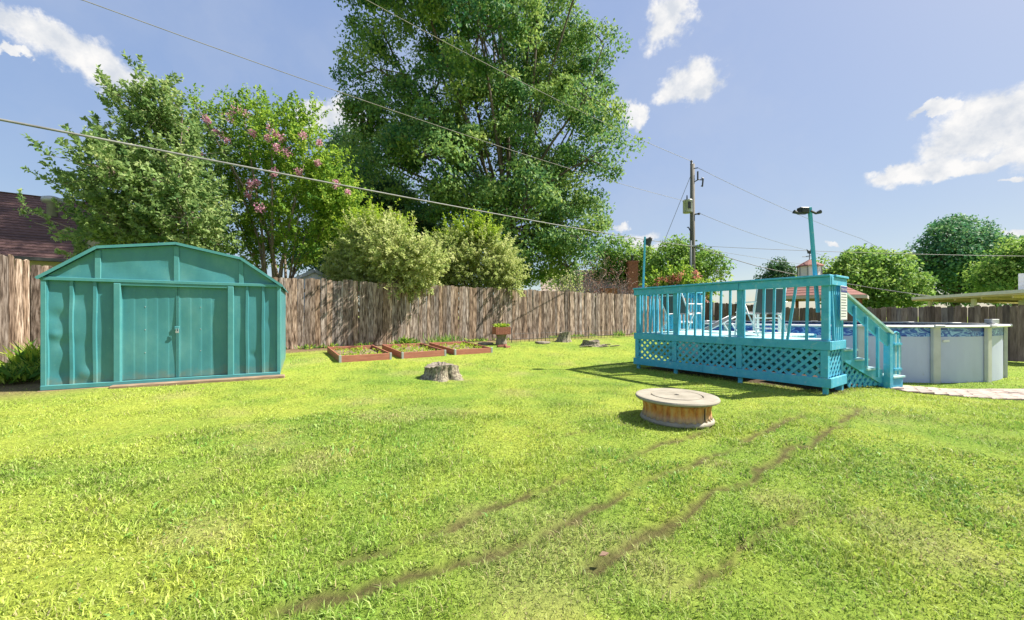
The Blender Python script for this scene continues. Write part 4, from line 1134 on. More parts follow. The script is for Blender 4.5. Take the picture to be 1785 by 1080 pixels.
# ------------------------------------------------------------------ trees and shrubs
YP = 11.0
tree('pear_tree', 'leafy green tree with ragged pointed top rising behind the shed', (at(235, 550, YP).x, YP, 0.24), at(240, 440, YP),
     lobes_px([(262, 150, 26), (245, 195, 40), (288, 200, 38), (228, 250, 42), (295, 260, 62), (195, 290, 32), (172, 232, 12), (150, 322, 20), (245, 320, 68), (330, 330, 56), (180, 370, 30), (222, 385, 60), (300, 390, 80), (360, 390, 46), (118, 408, 14), (64, 388, 7), (42, 366, 5), (135, 436, 22), (260, 430, 66), (210, 178, 10), (122, 306, 6), (318, 195, 10)], YP, 0.9),
     LF_PEAR, 0.11, 900, 46, 0.36, 0.115, bark=m_bark_pale, twigs=400, inner=0.3, mode='spray', up=0.9)
YC = 14.0
cb = at(485, 550, YC)
crape = empty('crape_myrtle', (cb.x, cb.y, 0.24), 0, 'multi-stemmed crape myrtle with pink blooms between shed and shrubs', 'tree')
CL = lobes_px([(350, 205, 26), (375, 235, 42), (430, 235, 55), (500, 255, 52), (548, 285, 44), (355, 290, 46), (430, 300, 62), (505, 320, 62), (570, 335, 42), (395, 370, 52), (455, 390, 45), (540, 385, 48), (590, 370, 36), (430, 195, 20), (345, 180, 14), (392, 190, 12), (545, 225, 30), (470, 205, 22), (520, 220, 16), (400, 430, 40), (545, 440, 35), (440, 445, 30), (590, 310, 32), (605, 355, 36), (575, 395, 40), (610, 395, 28), (330, 330, 30)], YC, 0.9)
co, ccc, cdd = crown(crape, crape.location, CL, 1750, 34, 0.34, 0.1, LF_CRAPE, mode='spray', inner=0.35, up=0.6)
st_ = MB()
for i in range(15):
    l = CL[i]
    p = Vector((cb.x + random.uniform(-0.45, 0.45), YC + random.uniform(-0.4, 0.4), 0.1))
    mid = p.lerp(Vector(l[0]), 0.5); mid.x = p.x + (l[0].x - p.x) * 0.28
    st_.tube([p, p.lerp(mid, 0.5) + Vector((random.uniform(-.06, .06), 0, 0)), mid, mid.lerp(Vector(l[0]), 0.5), Vector(l[0])], [0.055, 0.05, 0.042, 0.03, 0.016], 7)
st_.build('stems', m_bark_pale, crape, smooth=True, off=crape.location)
FLW = [(361, 208), (331, 228), (440, 232), (375, 230), (470, 222), (480, 232), (490, 240), (482, 258), (527, 235), (554, 284), (500, 266), (437, 327), (434, 318), (446, 318), (434, 340), (453, 362), (371, 343), (606, 335), (382, 232), (395, 245), (467, 240), (398, 203), (556, 248), (478, 300), (430, 200), (412, 190), (350, 270), (520, 300), (585, 320)]
for i, (px, py) in enumerate(FLW):
    rr = 6.8 / FPX * YC * random.uniform(0.7, 1.35)
    c = at(px, py, YC - random.uniform(1.3, 1.9))
    n = 70
    g = rand_dir(n) * (rng.random((n, 1)) ** 0.5) * np.array([rr, rr, rr * 1.15])
    V = leaf_cards(np.array(c) + g, rand_dir(n), rand_dir(n), np.full(n, 0.06), np.full(n, 0.05)) - np.array(crape.location)
    np_mesh('blossom', V, 4, LF_PINK, val=rng.random(n), parent=crape)

YB = 22.0
BL = [(660, 40, 60), (740, 20, 95), (840, 30, 100), (940, 20, 95), (1020, 45, 58), (1050, 85, 32), (628, 92, 34), (668, 130, 56), (745, 130, 88), (845, 130, 95), (945, 120, 90), (1030, 125, 45), (665, 205, 50), (735, 225, 82), (835, 235, 95), (935, 225, 92), (1010, 205, 56), (1045, 185, 34), (640, 220, 30), (690, 300, 55), (770, 310, 78), (860, 325, 88), (950, 315, 84), (1015, 300, 50), (1045, 265, 24), (740, 375, 50), (820, 395, 72), (910, 400, 76), (985, 385, 62), (1040, 350, 32), (1045, 375, 24), (950, 450, 56), (1010, 430, 38), (900, 455, 50), (1040, 415, 22), (650, 290, 30), (985, 470, 34),
      (700, -70, 85), (810, -90, 110), (930, -85, 105), (1020, -50, 50), (760, -190, 90), (870, -210, 100), (950, -180, 70), (850, -290, 70)]
tree('oak_tree', 'very tall broad dark green tree towering over the back fence', (at(885, 550, YB).x, YB, 0.24), at(885, 400, YB), lobes_px(BL, YB, 1.2, 0.95, 0.88), LF_MAPLE, 0.42, 900, 240, 0.95, 0.19, twigs=350, inner=0.52, flat=0.58)
# long limbs inside the big crown
YS = 12.5
def shrub(name, label, lst, top, Y, nc, per, mat, group=None):
    b = at(lst[0][0], 550, Y)
    o = empty(name, (b.x, Y, 0.24), 0, label, 'shrub', group)
    L_ = lobes_px(lst, Y, 0.7, 0.85)
    _, cc, d = crown(o, o.location, L_, nc, per, 0.24, 0.085, mat, mode='spray', inner=0.45, up=0.25, aspect=0.5)
    if top: crown(o, o.location, lobes_px(top, Y, 0.5, 0.8), nc // 10, per, 0.32, 0.085, LF_SHRUB_TOP, mode='spray', inner=0.2, up=1.1, name='new_shoots', aspect=0.45)
    s = MB()
    for l in L_:
        for q in range(4):
            e = Vector(l[0]) + Vector((random.uniform(-.6, .6) * l[1], random.uniform(-.6, .6) * l[2], random.uniform(0, .6) * l[3]))
            limb(s, (b.x + random.uniform(-.3, .3), Y + random.uniform(-.2, .2), 0.1), e, 0.035, 0.01, 0.1, 5, 5)
    s.build('stems', m_bark, o, smooth=True, off=o.location)
    return o
shrub('variegated_shrub', 'pale yellow-green shrub over fence nearest the crape myrtle', [(645, 460, 60), (610, 455, 42), (690, 440, 52), (655, 425, 44), (740, 462, 40), (590, 470, 28), (710, 475, 42), (640, 482, 30), (690, 484, 26)], [(620, 400, 24), (665, 398, 30), (640, 410, 28), (700, 408, 20)], YS, 1700, 34, LF_SHRUB)
shrub('variegated_shrub', 'pale yellow-green shrub over fence in front of the tall tree', [(820, 460, 62), (775, 455, 46), (850, 445, 48), (805, 430, 38), (880, 475, 30), (760, 480, 36), (820, 482, 30), (870, 488, 22), (900, 494, 13)], [(815, 402, 22), (835, 405, 24), (790, 412, 18), (850, 415, 18)], 14.4, 1700, 34, LF_SHRUB)
tree('background_tree', 'dark leafy tree in the gap between crape myrtle and tallest tree', (at(640, 550, 27).x, 27, 0.2), at(640, 420, 27), lobes_px([(605, 285, 42), (625, 260, 26), (580, 330, 44), (640, 330, 52), (660, 370, 52), (690, 370, 50), (610, 380, 50), (655, 410, 50), (560, 385, 36), (735, 400, 44), (600, 430, 40), (545, 420, 30), (505, 430, 30), (480, 380, 24)], 27, 0.8), LF_DARK, 0.25, 480, 80, 0.95, 0.24, twigs=150)
tree('background_tree', 'dark round bush under the left side of tallest tree', (at(745, 550, 24).x, 24, 0.2), at(745, 470, 24), lobes_px([(740, 420, 36), (700, 440, 40), (560, 450, 34), (600, 460, 40), (775, 430, 34)], 24, 0.8), LF_DARK, 0.12, 160, 70, 0.8, 0.2, twigs=80)
tree('background_tree', 'leafy tree left of utility pole above brick chimney house', (at(1070, 550, 36).x, 36, 0.2), at(1070, 490, 36), lobes_px([(1070, 440, 24), (1100, 450, 26), (1045, 455, 24), (1120, 465, 24), (1080, 470, 26)], 36, 0.6), LF_LIME, 0.2, 120, 70, 0.9, 0.26, twigs=60)
def bare_bush(px, Y, n, h, sp_, label, mat_leaf, nl):
    b = at(px, 550, Y)
    o = empty('bare_bush', (b.x, Y, 0.24), 0, label, 'bush', 'half-bare bushes behind the fence')
    s = MB(); tips = []
    for i in range(n):
        e = Vector((b.x + random.gauss(0, sp_), Y + random.gauss(0, sp_ * 0.7), 0.24 + h * random.uniform(0.65, 1.05)))
        pts = limb(s, (b.x + random.uniform(-.25, .25), Y + random.uniform(-.2, .2), 0.2), e, 0.03, 0.008, 0.08, 5, 6)
        for q in range(5):
            c = pts[random.randrange(3, 7)]
            e2 = c + Vector((random.gauss(0, .35), random.gauss(0, .3), random.uniform(0.1, .6)))
            limb(s, c, e2, 0.011, 0.004, 0.08, 4, 3); tips.append(e2)
    s.build('twigs', m_bark_pale, o, off=o.location)
    T = np.array(tips); k = rng.integers(0, len(T), nl)
    P = T[k] + rng.normal(size=(nl, 3)) * 0.14
    V = leaf_cards(P, rand_dir(nl), rand_dir(nl), np.full(nl, 0.09), np.full(nl, 0.05)) - np.array(o.location)
    np_mesh('leaves', V, 4, mat_leaf, val=rng.random(nl), parent=o)
bare_bush(1035, 19.5, 26, 3.5, 0.5, 'tall half-bare brown bush behind fence with reddish tips', LF_RED, 700)
bare_bush(985, 18.2, 20, 2.6, 0.45, 'thin pale twiggy bush behind fence beside tall tree', LF_SHRUB, 900)
bare_bush(1088, 20.5, 22, 2.9, 0.5, 'twiggy bush behind fence next to the far deck corner', LF_RED, 420)
tree('background_tree', 'light green loose tree standing just behind the utility pole', (at(1195, 550, 26).x, 26, 0.2), at(1195, 490, 26), lobes_px([(1185, 432, 20), (1165, 452, 26), (1200, 458, 30), (1235, 455, 22), (1250, 472, 18), (1150, 478, 26), (1215, 480, 28), (1180, 485, 26), (1262, 478, 8)], 26, 0.7), LF_LIME, 0.12, 210, 46, 0.5, 0.2, bark=m_bark_pale, twigs=160)
tb = tree('flowering_bush', 'coral and pink flowering bush behind the deck below utility pole', (at(1190, 550, 23.3).x - 0.3, 23.3, 0.2), at(1185, 530, 23.3), lobes_px([(1150, 492, 18), (1180, 488, 20), (1205, 488, 20), (1165, 505, 24), (1200, 510, 26), (1225, 508, 16)], 23.3, 0.5), LF_CRAPE, 0.08, 220, 28, 0.4, 0.16, cat='bush', twigs=60, mode='spray')
for i in range(30):
    px, py = random.choice([(1172 + random.gauss(0, 19), 487 + random.gauss(0, 7)), (1172 + random.gauss(0, 19), 487 + random.gauss(0, 7)), (1215 + random.gauss(0, 4), 484 + random.gauss(0, 7)), (1230 + random.gauss(0, 6), 518 + random.gauss(0, 7))])
    c = at(px, py, 22.6 + random.uniform(-.2, .3)); n = 24
    g = rand_dir(n) * np.array([0.24, 0.2, 0.15]) * (rng.random((n, 1)) ** 0.5)
    np_mesh('blossom', leaf_cards(np.array(c) + g, rand_dir(n), rand_dir(n), np.full(n, 0.11), np.full(n, 0.09)) - np.array(tb.location), 4, LF_CORAL, val=rng.random(n), parent=tb)
tree('background_tree', 'small dark tree in the distance left of the cupola', (at(1355, 550, 38).x, 38, 0), at(1355, 490, 38), lobes_px([(1355, 462, 10), (1345, 475, 16), (1370, 478, 16), (1352, 488, 18), (1385, 485, 8), (1328, 484, 8)], 38, 0.5), LF_DARK, 0.12, 110, 26, 0.6, 0.25, twigs=60)
tree('background_tree', 'yellow-green leafy tree right of the cupola behind pool fence', (at(1510, 550, 25).x, 25, -0.1), at(1510, 500, 25), lobes_px([(1452, 468, 26), (1480, 462, 24), (1515, 462, 28), (1548, 472, 28), (1465, 500, 36), (1510, 500, 40), (1555, 505, 36), (1580, 510, 16), (1535, 450, 12), (1440, 490, 20), (1520, 530, 36), (1470, 530, 30)], 25, 0.8), LF_LIME, 0.2, 330, 75, 0.65, 0.2, twigs=140)
tree('background_tree', 'large rounded blue-green tree on the right skyline', (at(1662, 550, 33).x, 33, -0.1), at(1665, 490, 33), lobes_px([(1625, 425, 28), (1665, 412, 32), (1700, 418, 30), (1610, 455, 32), (1655, 450, 40), (1705, 452, 36), (1728, 435, 18), (1605, 490, 30), (1650, 490, 42), (1700, 492, 40), (1730, 480, 18), (1680, 392, 12), (1600, 515, 20)], 33, 0.9), LF_BLUE, 0.35, 420, 85, 0.9, 0.24, twigs=200)
tree('background_tree', 'bright green tree at the right edge above the white roof', (at(1775, 550, 23).x, 23, -0.1), at(1775, 500, 23), lobes_px([(1745, 445, 20), (1775, 450, 26), (1800, 440, 30), (1740, 480, 24), (1770, 490, 30), (1805, 485, 36), (1730, 505, 14), (1830, 460, 40)], 23, 0.8), LF_LIME, 0.2, 210, 75, 0.6, 0.18, twigs=100)
tree('background_tree', 'dark tree filling the gap behind the right skyline trees', (at(1740, 550, 40).x, 40, -0.1), at(1740, 500, 40), lobes_px([(1740, 440, 22), (1765, 450, 26), (1720, 500, 26), (1600, 500, 22), (1585, 470, 14)], 40, 0.8), LF_DARK, 0.2, 130, 65, 0.9, 0.28, twigs=50)

# ------------------------------------------------------------------ raised beds
BA = R(33.5)
for i, lab in enumerate(['nearest the green shed', 'in the middle of the row', 'farthest from the shed']):
    c = Vector((-3.72, 8.15, 0)) + Vector((0.83, 0.555, 0)) * (1.36 * i)
    g = G(c.x - 0.4, c.y + 0.8)
    bed = empty('raised_bed', (c.x, c.y, G(c.x, c.y)), BA, 'low red-brown raised garden bed with weeds, ' + lab, 'raised bed', 'raised garden beds')
    w, l, h, t = 1.12, 1.75, 0.14, 0.035
    rise_ = G(c.x - math.sin(BA) * l, c.y + math.cos(BA) * l) - G(c.x, c.y)
    bo = MB().box(0, w, 0, t, -0.04, h); bo.build('board', m_bed, bed, bevel=0.004)
    MB().box(0, w, l - t, l, -0.04 + rise_, h + rise_).build('board', m_bed, bed, bevel=0.004)
    for x0 in (0, w - t):
        MB().add([(x0, t, -0.04), (x0 + t, t, -0.04), (x0 + t, l - t, rise_ - 0.04), (x0, l - t, rise_ - 0.04), (x0, t, h), (x0 + t, t, h), (x0 + t, l - t, h + rise_), (x0, l - t, h + rise_)],
                 [(3, 2, 1, 0), (4, 5, 6, 7), (0, 1, 5, 4), (1, 2, 6, 5), (2, 3, 7, 6), (3, 0, 4, 7)])
        b = MB(); b.add([(x0, t, -0.04), (x0 + t, t, -0.04), (x0 + t, l - t, rise_ - 0.04), (x0, l - t, rise_ - 0.04), (x0, t, h), (x0 + t, t, h), (x0 + t, l - t, h + rise_), (x0, l - t, h + rise_)],
                 [(3, 2, 1, 0), (4, 5, 6, 7), (0, 1, 5, 4), (1, 2, 6, 5), (2, 3, 7, 6), (3, 0, 4, 7)])
        b.build('board', m_bed, bed, bevel=0.004)
    for (x0, y0) in ((-0.004, -0.004), (w - 0.046, -0.004), (-0.004, l - 0.046), (w - 0.046, l - 0.046)):
        zr = rise_ if y0 > 0.5 else 0
        MB().box(x0, x0 + 0.05, y0, y0 + 0.05, -0.06 + zr, h + 0.008 + zr).build('corner_bracket', m_grey_metal if y0 < 0.5 else m_bed, bed, bevel=0.004)
    sl = MB(); nn = 12
    for j in range(nn + 1):
        for k in range(nn + 1):
            sl.v.append((t + (w - 2 * t) * k / nn, t + (l - 2 * t) * j / nn, rise_ * j / nn + 0.045 + random.uniform(-0.015, 0.02)))
    for j in range(nn):
        for k in range(nn):
            a = j * (nn + 1) + k; sl.f.append((a, a + 1, a + nn + 2, a + nn + 1))
    sl.build('soil', m_soil, bed, smooth=True)
    n = 380
    kx = rng.uniform(0.06, w - 0.06, 60); ky = rng.uniform(0.06, l - 0.06, 60); kk = rng.integers(0, 60, n)
    P = np.stack([np.clip(kx[kk] + rng.normal(0, 0.035, n), 0.05, w - 0.05), np.clip(ky[kk] + rng.normal(0, 0.035, n), 0.05, l - 0.05), np.zeros(n)], 1)
    P[:, 2] = rise_ * P[:, 1] / l + 0.05 + rng.random(n) * 0.06
    wd = np_mesh('weeds', leaf_cards(P, rand_dir(n) + np.array([0, 0, 0.9]), rand_dir(n) + np.array([0, 0, 0.6]), rng.uniform(0.04, 0.09, n), rng.uniform(0.015, 0.04, n)), 4, LF_SHRUB_TOP, val=rng.random(n), parent=bed)
    wd['kind'] = 'stuff'

# ------------------------------------------------------------------ planter on a stump-like pedestal
q = gp(874, 601)
pl = empty('planter_box', q, R(20), 'red-brown slatted planter box on pale pedestal by the back fence', 'planter')
MB().lathe([(0.2, -0.05), (0.17, 0.1), (0.14, 0.22), (0.16, 0.32), (0.2, 0.345)], 20, rmod=lambda a, r, z: 1 + 0.05 * math.sin(7 * a)).build('pedestal', m_stump_top, pl, smooth=True)
for k in range(9):
    for yy in (-0.22, 0.2):
        MB().box(-0.245 + k * 0.055, -0.245 + k * 0.055 + 0.05, yy, yy + 0.02, 0.35, 0.58).build('slat', m_bed, pl)
for k in range(7):
    for xx in (-0.247, 0.228):
        MB().box(xx, xx + 0.019, -0.195 + k * 0.056, -0.195 + k * 0.056 + 0.051, 0.35, 0.58).build('slat', m_bed, pl)
MB().box(-0.225, 0.225, -0.198, 0.198, 0.348, 0.54).build('soil', m_soil, pl)
n = 260
P = np.stack([rng.uniform(-0.2, 0.2, n), rng.uniform(-0.18, 0.18, n), 0.54 + rng.random(n) * 0.1], 1)
np_mesh('plant', leaf_cards(P, rand_dir(n) + np.array([0, 0, .9]), rand_dir(n), rng.uniform(0.06, 0.12, n), rng.uniform(0.03, 0.05, n)), 4, LF_SHRUB_TOP, val=rng.random(n), parent=pl)
for i, (px, py) in enumerate([(876, 604), (884, 606), (880, 603), (872, 605)]):
    q = gp(px, py)
    b = MB().box(-0.1, 0.1, -0.05, 0.05, 0.0, 0.06).build('brick', m_brick, None, bevel=0.005); b.name = 'loose_brick'
    b.location = q + Vector((0, 0, 0.0)); b.rotation_euler = (random.uniform(-.1, .1), random.uniform(-.1, .1), random.uniform(0, 3))
    tag(b, 'loose red brick lying on the ground in front of the planter', 'brick', 'bricks by the planter')
for i, (px, py, lab) in enumerate([(845, 600, 'flat grey stone left of the planter at the fence foot'), (945, 598, 'flat grey stone right of the planter at the fence foot')]):
    q = gp(px, py)
    b = MB().lathe([(0.0, 0), (0.26, 0), (0.24, 0.06), (0.0, 0.075)], 9, rmod=lambda a, r, z: 1 + 0.18 * math.sin(3 * a + 1)).build('flat_stone', m_stump_top, None, bevel=0.01)
    b.location = q; tag(b, lab, 'stone')

# ------------------------------------------------------------------ low wire edging by the fence
eA = gp(892, 597); eB = gp(1098, 586)
edge = empty('wire_edging', eA, 0, 'low black wire garden edging along the foot of back fence', 'edging')
nseg = 34; wires_ = MB()
prev_ = None
for k in range(nseg + 1):
    q = eA.lerp(eB, k / nseg); q.z = G(q.x, q.y); q = q - eA
    MB().tube([q + Vector((0, 0, -0.05)), q + Vector((0, 0, 0.36 if k % 4 else 0.5))], 0.007 if k % 4 else 0.013, 5).build('stake', m_dark, edge)
    if prev_ is not None:
        for zz in (0.12, 0.3): wires_.tube([prev_ + Vector((0, 0, zz)), q + Vector((0, 0, zz))], 0.004, 4)
    prev_ = q
wires_.build('wire', m_dark, edge)

# ------------------------------------------------------------------ small plants
def tuft(name, p, n, h, w, mat, label, leafw=0.02, lean=0.5, cat='plant', group=None):
    o = empty(name, p, 0, label, cat, group)
    P = np.stack([rng.normal(0, w * 0.4, n), rng.normal(0, w * 0.25, n), rng.random(n) * h * 0.35], 1)
    D = rng.normal(size=(n, 3)) * lean; D[:, 2] = 1.0
    np_mesh('leaves', leaf_cards(P, D, rand_dir(n), rng.uniform(0.5, 1.0, n) * h, np.full(n, leafw)), 4, mat, val=rng.random(n), parent=o)
    return o
def gpo(px, py): return gp(px, py)
tuft('day_lily', gp(775, 600), 130, 0.34, 0.75, LF_LIME, 'clump of strappy green leaves behind the farthest raised bed', 0.025)
tuft('leafy_weed', gp(708, 603), 90, 0.3, 0.3, LF_CRAPE, 'small dark leafy weed behind the middle raised bed', 0.07, 0.9)
tuft('day_lily', gp(1080, 588), 60, 0.32, 0.3, LF_LIME, 'small strappy green clump at fence foot by the deck', 0.03)
for px, py, lab in [(60, 612, 'tall leafy plant growing in shade left of the shed'), (42, 665, 'low leafy weed at left edge beside the shed'), (14, 668, 'sprawling weed in the bottom corner of left fence'), (66, 650, 'dark weed against the shed corner')]:
    q = gp(px, py) if py > 640 else Vector((at(px, 550, 6.55).x, 6.55, 0.12))
    tuft('leafy_weed', q, 150, 0.62 if py < 640 else 0.26, 0.42, LF_CRAPE, lab, 0.05, 0.7)
n = 700
tq = [gp(500 + 160 * i / 10 + random.uniform(-8, 8), 603.5 - 7.6 * i / 10) for i in range(11)]
k_ = rng.integers(0, 11, n); P = np.array([[v.x, v.y, v.z] for v in tq])[k_] + np.stack([rng.normal(0, .12, n), rng.normal(0, .05, n), rng.random(n) * 0.13], 1)
dl = np_mesh('leaf_litter', leaf_cards(P, rand_dir(n), rand_dir(n), np.full(n, 0.09), np.full(n, 0.06)), 4, LF_RED, val=rng.random(n))
tag(dl, 'band of dead brown leaves along the foot of the back fence', 'leaf litter', kind='stuff')
n = 2600
tt_ = rng.random(n) ** 1.0; cl_ = np.floor(tt_ * 160) / 160 + rng.normal(0, 0.0012, n)
keepw = vnoise(cl_ * 160, cl_ * 0, 0.35, 4) > 0.42
fx_ = -6.6 + (FB.x + 6.3) * cl_; fy_ = 10.1 - 0.3 + (FB.y - 10.1) * cl_
P = np.stack([fx_ + 0.57 * rng.uniform(0.06, 0.45, n), fy_ - 0.82 * rng.uniform(0.06, 0.45, n), np.zeros(n)], 1)[keepw]
P[:, 2] = gz(P[:, 0], P[:, 1]) + rng.random(len(P)) * 0.05
n = len(P)
ws = np_mesh('fence_foot_weeds', leaf_cards(P, rand_dir(n) * 0.8 + np.array([0, 0, 0.9]), rand_dir(n) + np.array([0, 0, 0.5]), rng.uniform(0.05, 0.17, n), rng.uniform(0.012, 0.05, n)), 4, LF_CRAPE, val=rng.random(n))
tag(ws, 'patchy low weeds along the foot of the back fence', 'weeds', kind='stuff')
for i, (px, py) in enumerate([(1045, 985), (352, 683), (330, 680), (620, 725)]):
    q = gp(px, py)
    V = leaf_cards(np.array([[0, 0, 0.045]]), np.array([[1, 0.3, 0.2]]), np.array([[0.1, -0.2, 1.0]]), np.array([0.05]), np.array([0.026]))
    V2 = np.concatenate([V, V - np.array([0, 0, 0.004])])
    o = np_mesh('fallen_leaf', V2, 4, LF_RED, val=np.array([0.8, 0.8])); o.location = q; o.rotation_euler = (0, 0, i * 1.3)
    tag(o, ['curled brown fallen leaf on foreground lawn', 'brown fallen leaf on grass in front of the shed doors', 'dry fallen leaf beside shed base timber', 'brown fallen leaf on lawn below raised beds'][i], 'leaf')

# ------------------------------------------------------------------ utility pole and wires
PP = Vector((at(1207, 550, 24).x, 24, 0))
pole = empty('utility_pole', PP, 0, 'tall wooden utility pole with transformer behind the deck', 'utility pole')
MB().tube([(0, 0, -0.3), (0, 0, 10.75)], [0.185, 0.13], 14).build('shaft', m_pole, pole, smooth=True)
MB().tube([(-0.16, -0.1, 0), (-0.14, -0.1, 5.9)], 0.07, 8).build('conduit', m_grey_metal, pole, smooth=True)
MB().tube([(-0.14, -0.1, 5.9), (-0.14, -0.1, 6.4), (-0.3, -0.1, 6.75), (-0.38, -0.1, 6.72)], 0.035, 6).build('riser_cable', m_dark, pole, smooth=True)
tz = EYE + (HY - 361) / FPX * 24 - 0.38
MB().lathe([(0.0, 0), (0.27, 0), (0.28, 0.03), (0.28, 0.72), (0.3, 0.74), (0.27, 0.8), (0.0, 0.84)], 24, (-0.36, -0.12, tz)).build('transformer', m_grey_metal, pole, smooth=True)
MB().tube([(-0.4, -0.12, tz + 0.82), (-0.4, -0.12, tz + 1.1)], [0.05, 0.03], 8).build('bushing', m_dark, pole)
MB().box(-0.47, -0.3, -0.43, -0.4, tz + 0.2, tz + 0.62).build('transformer_plate', m_dark, pole)
MB().lathe([(0.02, 0), (0.09, 0.02), (0.05, 0.1), (0.09, 0.14), (0.06, 0.24), (0.0, 0.26)], 12, (-0.06, 0, 10.75)).build('insulator', m_dark, pole)
MB().tube([(0.1, -0.1, 9.62), (0.32, -0.12, 9.74), (0.55, -0.12, 9.72)], 0.035, 6).build('bracket', m_dark, pole)
MB().tube([(0.28, -0.12, 9.75), (0.28, -0.12, 10.25)], 0.05, 8).build('fuse_cutout', m_dark, pole)
MB().tube([(0.5, -0.12, 9.35), (0.57, -0.12, 9.3), (0.62, -0.12, 9.8), (0.52, -0.12, 9.84)], 0.05, 8).build('fuse_cutout', m_dark, pole)
MB().tube([(0.1, -0.1, 7.55), (0.4, -0.1, 7.6)], 0.045, 8).build('bracket', m_dark, pole)
MB().lathe([(0.05, 0), (0.09, 0.03), (0.05, 0.08), (0.09, 0.11), (0.0, 0.14)], 10, (0.36, -0.1, 7.52)).build('insulator', m_dark, pole)
MB().box(-0.21, 0.2, -0.21, 0.2, 5.5, 5.58).build('clamp_band', m_grey_metal, pole)
MB().bar((-0.02, -0.2, 10.4), (0.25, -0.2, 10.45), 0.04, 0.05).build('bracket', m_dark, pole)
def wire(label, pts, r, mat, sag=0.0, group='overhead wires'):
    P = [Vector(p) for p in pts]; out = []
    for i in range(len(P) - 1):
        n = 14
        for k in range(n + (1 if i == len(P) - 2 else 0)):
            t = k / n; v = P[i].lerp(P[i + 1], t); v.z -= sag * 4 * t * (1 - t); out.append(v)
    o = MB().tube(out, r, 6).build('overhead_wire', mat, None, smooth=True)
    tag(o, label, 'wire', group)
a_p = PP + Vector((-0.1, -0.2, 5.52))
eL = at(0, 208, 4.6); d0 = (eL - a_p).normalized()
wire('thick dark cable crossing low over shed to utility pole', [eL + d0 * 6, eL, a_p], 0.016, m_wire, 0.12)
w2 = at(640, 0, 12.5); d0 = (w2 - (PP + Vector((-0.06, 0, 10.95)))).normalized()
wire('high pale wire from pole top across the tallest tree', [w2 + d0 * 14, w2, PP + Vector((-0.06, 0, 10.95))], 0.011, m_wire_light, 0.25)
w3 = at(145, 0, 8.2); d0 = (w3 - (PP + Vector((-0.3, -0.1, tz + 0.7)))).normalized()
wire('thin wire from transformer crossing sky left of tallest tree', [w3 + d0 * 8, w3, PP + Vector((-0.3, -0.1, tz + 0.7))], 0.009, m_wire_light, 0.3)
def far_wire(label, a, pxs, r, sag=0.0, mat=None):
    wire(label, [a] + [at(*q) for q in pxs], r, mat or m_wire, sag)
far_wire('faint wire sloping from pole top down to the right', PP + Vector((0.25, -0.2, 10.45)), [(1500, 415, 34), (1640, 470, 40)], 0.012, 0.25)
far_wire('faint wire sloping right from transformer bracket', PP + Vector((0.4, -0.1, 7.62)), [(1410, 436, 33), (1500, 458, 38)], 0.012, 0.2)
far_wire('nearly level wire running right from pole to skyline trees', PP + Vector((0.1, -0.2, 5.56)), [(1785, 446, 20)], 0.012, 0.1, m_wire_light)
far_wire('dark drooping service cable from pole to white roof', PP + Vector((0.1, -0.2, 5.5)), [(1325, 465, 23), (1470, 493, 22), (1640, 518, 19.5)], 0.02, 0.04)
far_wire('second thin wire sagging right from the pole band', PP + Vector((0.12, -0.2, 5.45)), [(1400, 460, 26), (1560, 475, 30)], 0.01, 0.05)
wire('diagonal guy wire from upper pole down to the left', [PP + Vector((-0.12, 0, 10.0)), at(1150, 440, 25.5)], 0.014, m_wire, 0.0)

# ------------------------------------------------------------------ neighbouring buildings
def roof_slabs(o, P, Q, E, n_rows, mat, name='shingle_course', lap=0.02, t=0.02):
    """slope from eave line P-Q up by vector E, in overlapping courses"""
    P = Vector(P); Q = Vector(Q); E = Vector(E)
    nrm = (Q - P).cross(E).normalized()
    if nrm.z < 0: nrm = -nrm
    for i in range(n_rows):
        a = P + E * (i / n_rows); b = Q + E * (i / n_rows); e = E / n_rows * 1.08
        m = MB(); lift = nrm * t
        m.add([a, b, b + e, a + e, a + lift, b + lift, b + e + lift * 0.1, a + e + lift * 0.1], [(3, 2, 1, 0), (4, 5, 6, 7), (0, 1, 5, 4), (1, 2, 6, 5), (2, 3, 7, 6), (3, 0, 4, 7)])
        m.build(name, mat, o)
e_ = Vector((0.82, 0.57, 0)).normalized(); f_ = Vector((0.57, -0.82, 0)).normalized()
rg = Vector((-21.6, 16.0, 6.35)); h1o = rg - Vector((0, 0, 6.2)); 
h1 = empty('house', (rg.x, rg.y, 0.2), 0, 'neighbour house with dark red-brown shingle roof at left edge', 'house')
def lp(v): return Vector(v) - Vector((rg.x, rg.y, 0.2))
ev0 = rg - e_ * 6 + f_ * 4.1 + Vector((0, 0, -3.12)); ev1 = rg + e_ * 3.2 + f_ * 4.1 + Vector((0, 0, -3.12))
roof_slabs(h1, lp(ev0), lp(ev1), -f_ * 4.1 + Vector((0, 0, 3.12)), 24, m_shingle)
bv0 = rg - e_ * 6 - f_ * 4.1 + Vector((0, 0, -3.12)); bv1 = rg + e_ * 3.2 - f_ * 4.1 + Vector((0, 0, -3.12))
roof_slabs(h1, lp(bv0), lp(bv1), f_ * 4.1 + Vector((0, 0, 3.12)), 6, m_shingle)
w_ = MB()
c1 = ev0 - f_ * 0.4 + e_ * 0.3; c2 = ev1 - f_ * 0.4 - e_ * 0.3; c3 = bv1 + f_ * 0.4 - e_ * 0.3; c4_ = bv0 + f_ * 0.4 + e_ * 0.3
for v in (c1, c2, c3, c4_): v.z = 0
tp = [Vector((v.x, v.y, 3.2)) for v in (c1, c2, c3, c4_)]
w_.add([lp(v) for v in (c1, c2, c3, c4_)] + [lp(v) for v in tp], [(0, 1, 5, 4), (1, 2, 6, 5), (2, 3, 7, 6), (3, 0, 4, 7)]); 
gpk = rg + e_ * 2.9; gpk.z = 6.25
w_.add([lp(tp[1]), lp(tp[2]), lp(gpk)], [(0, 1, 2)])
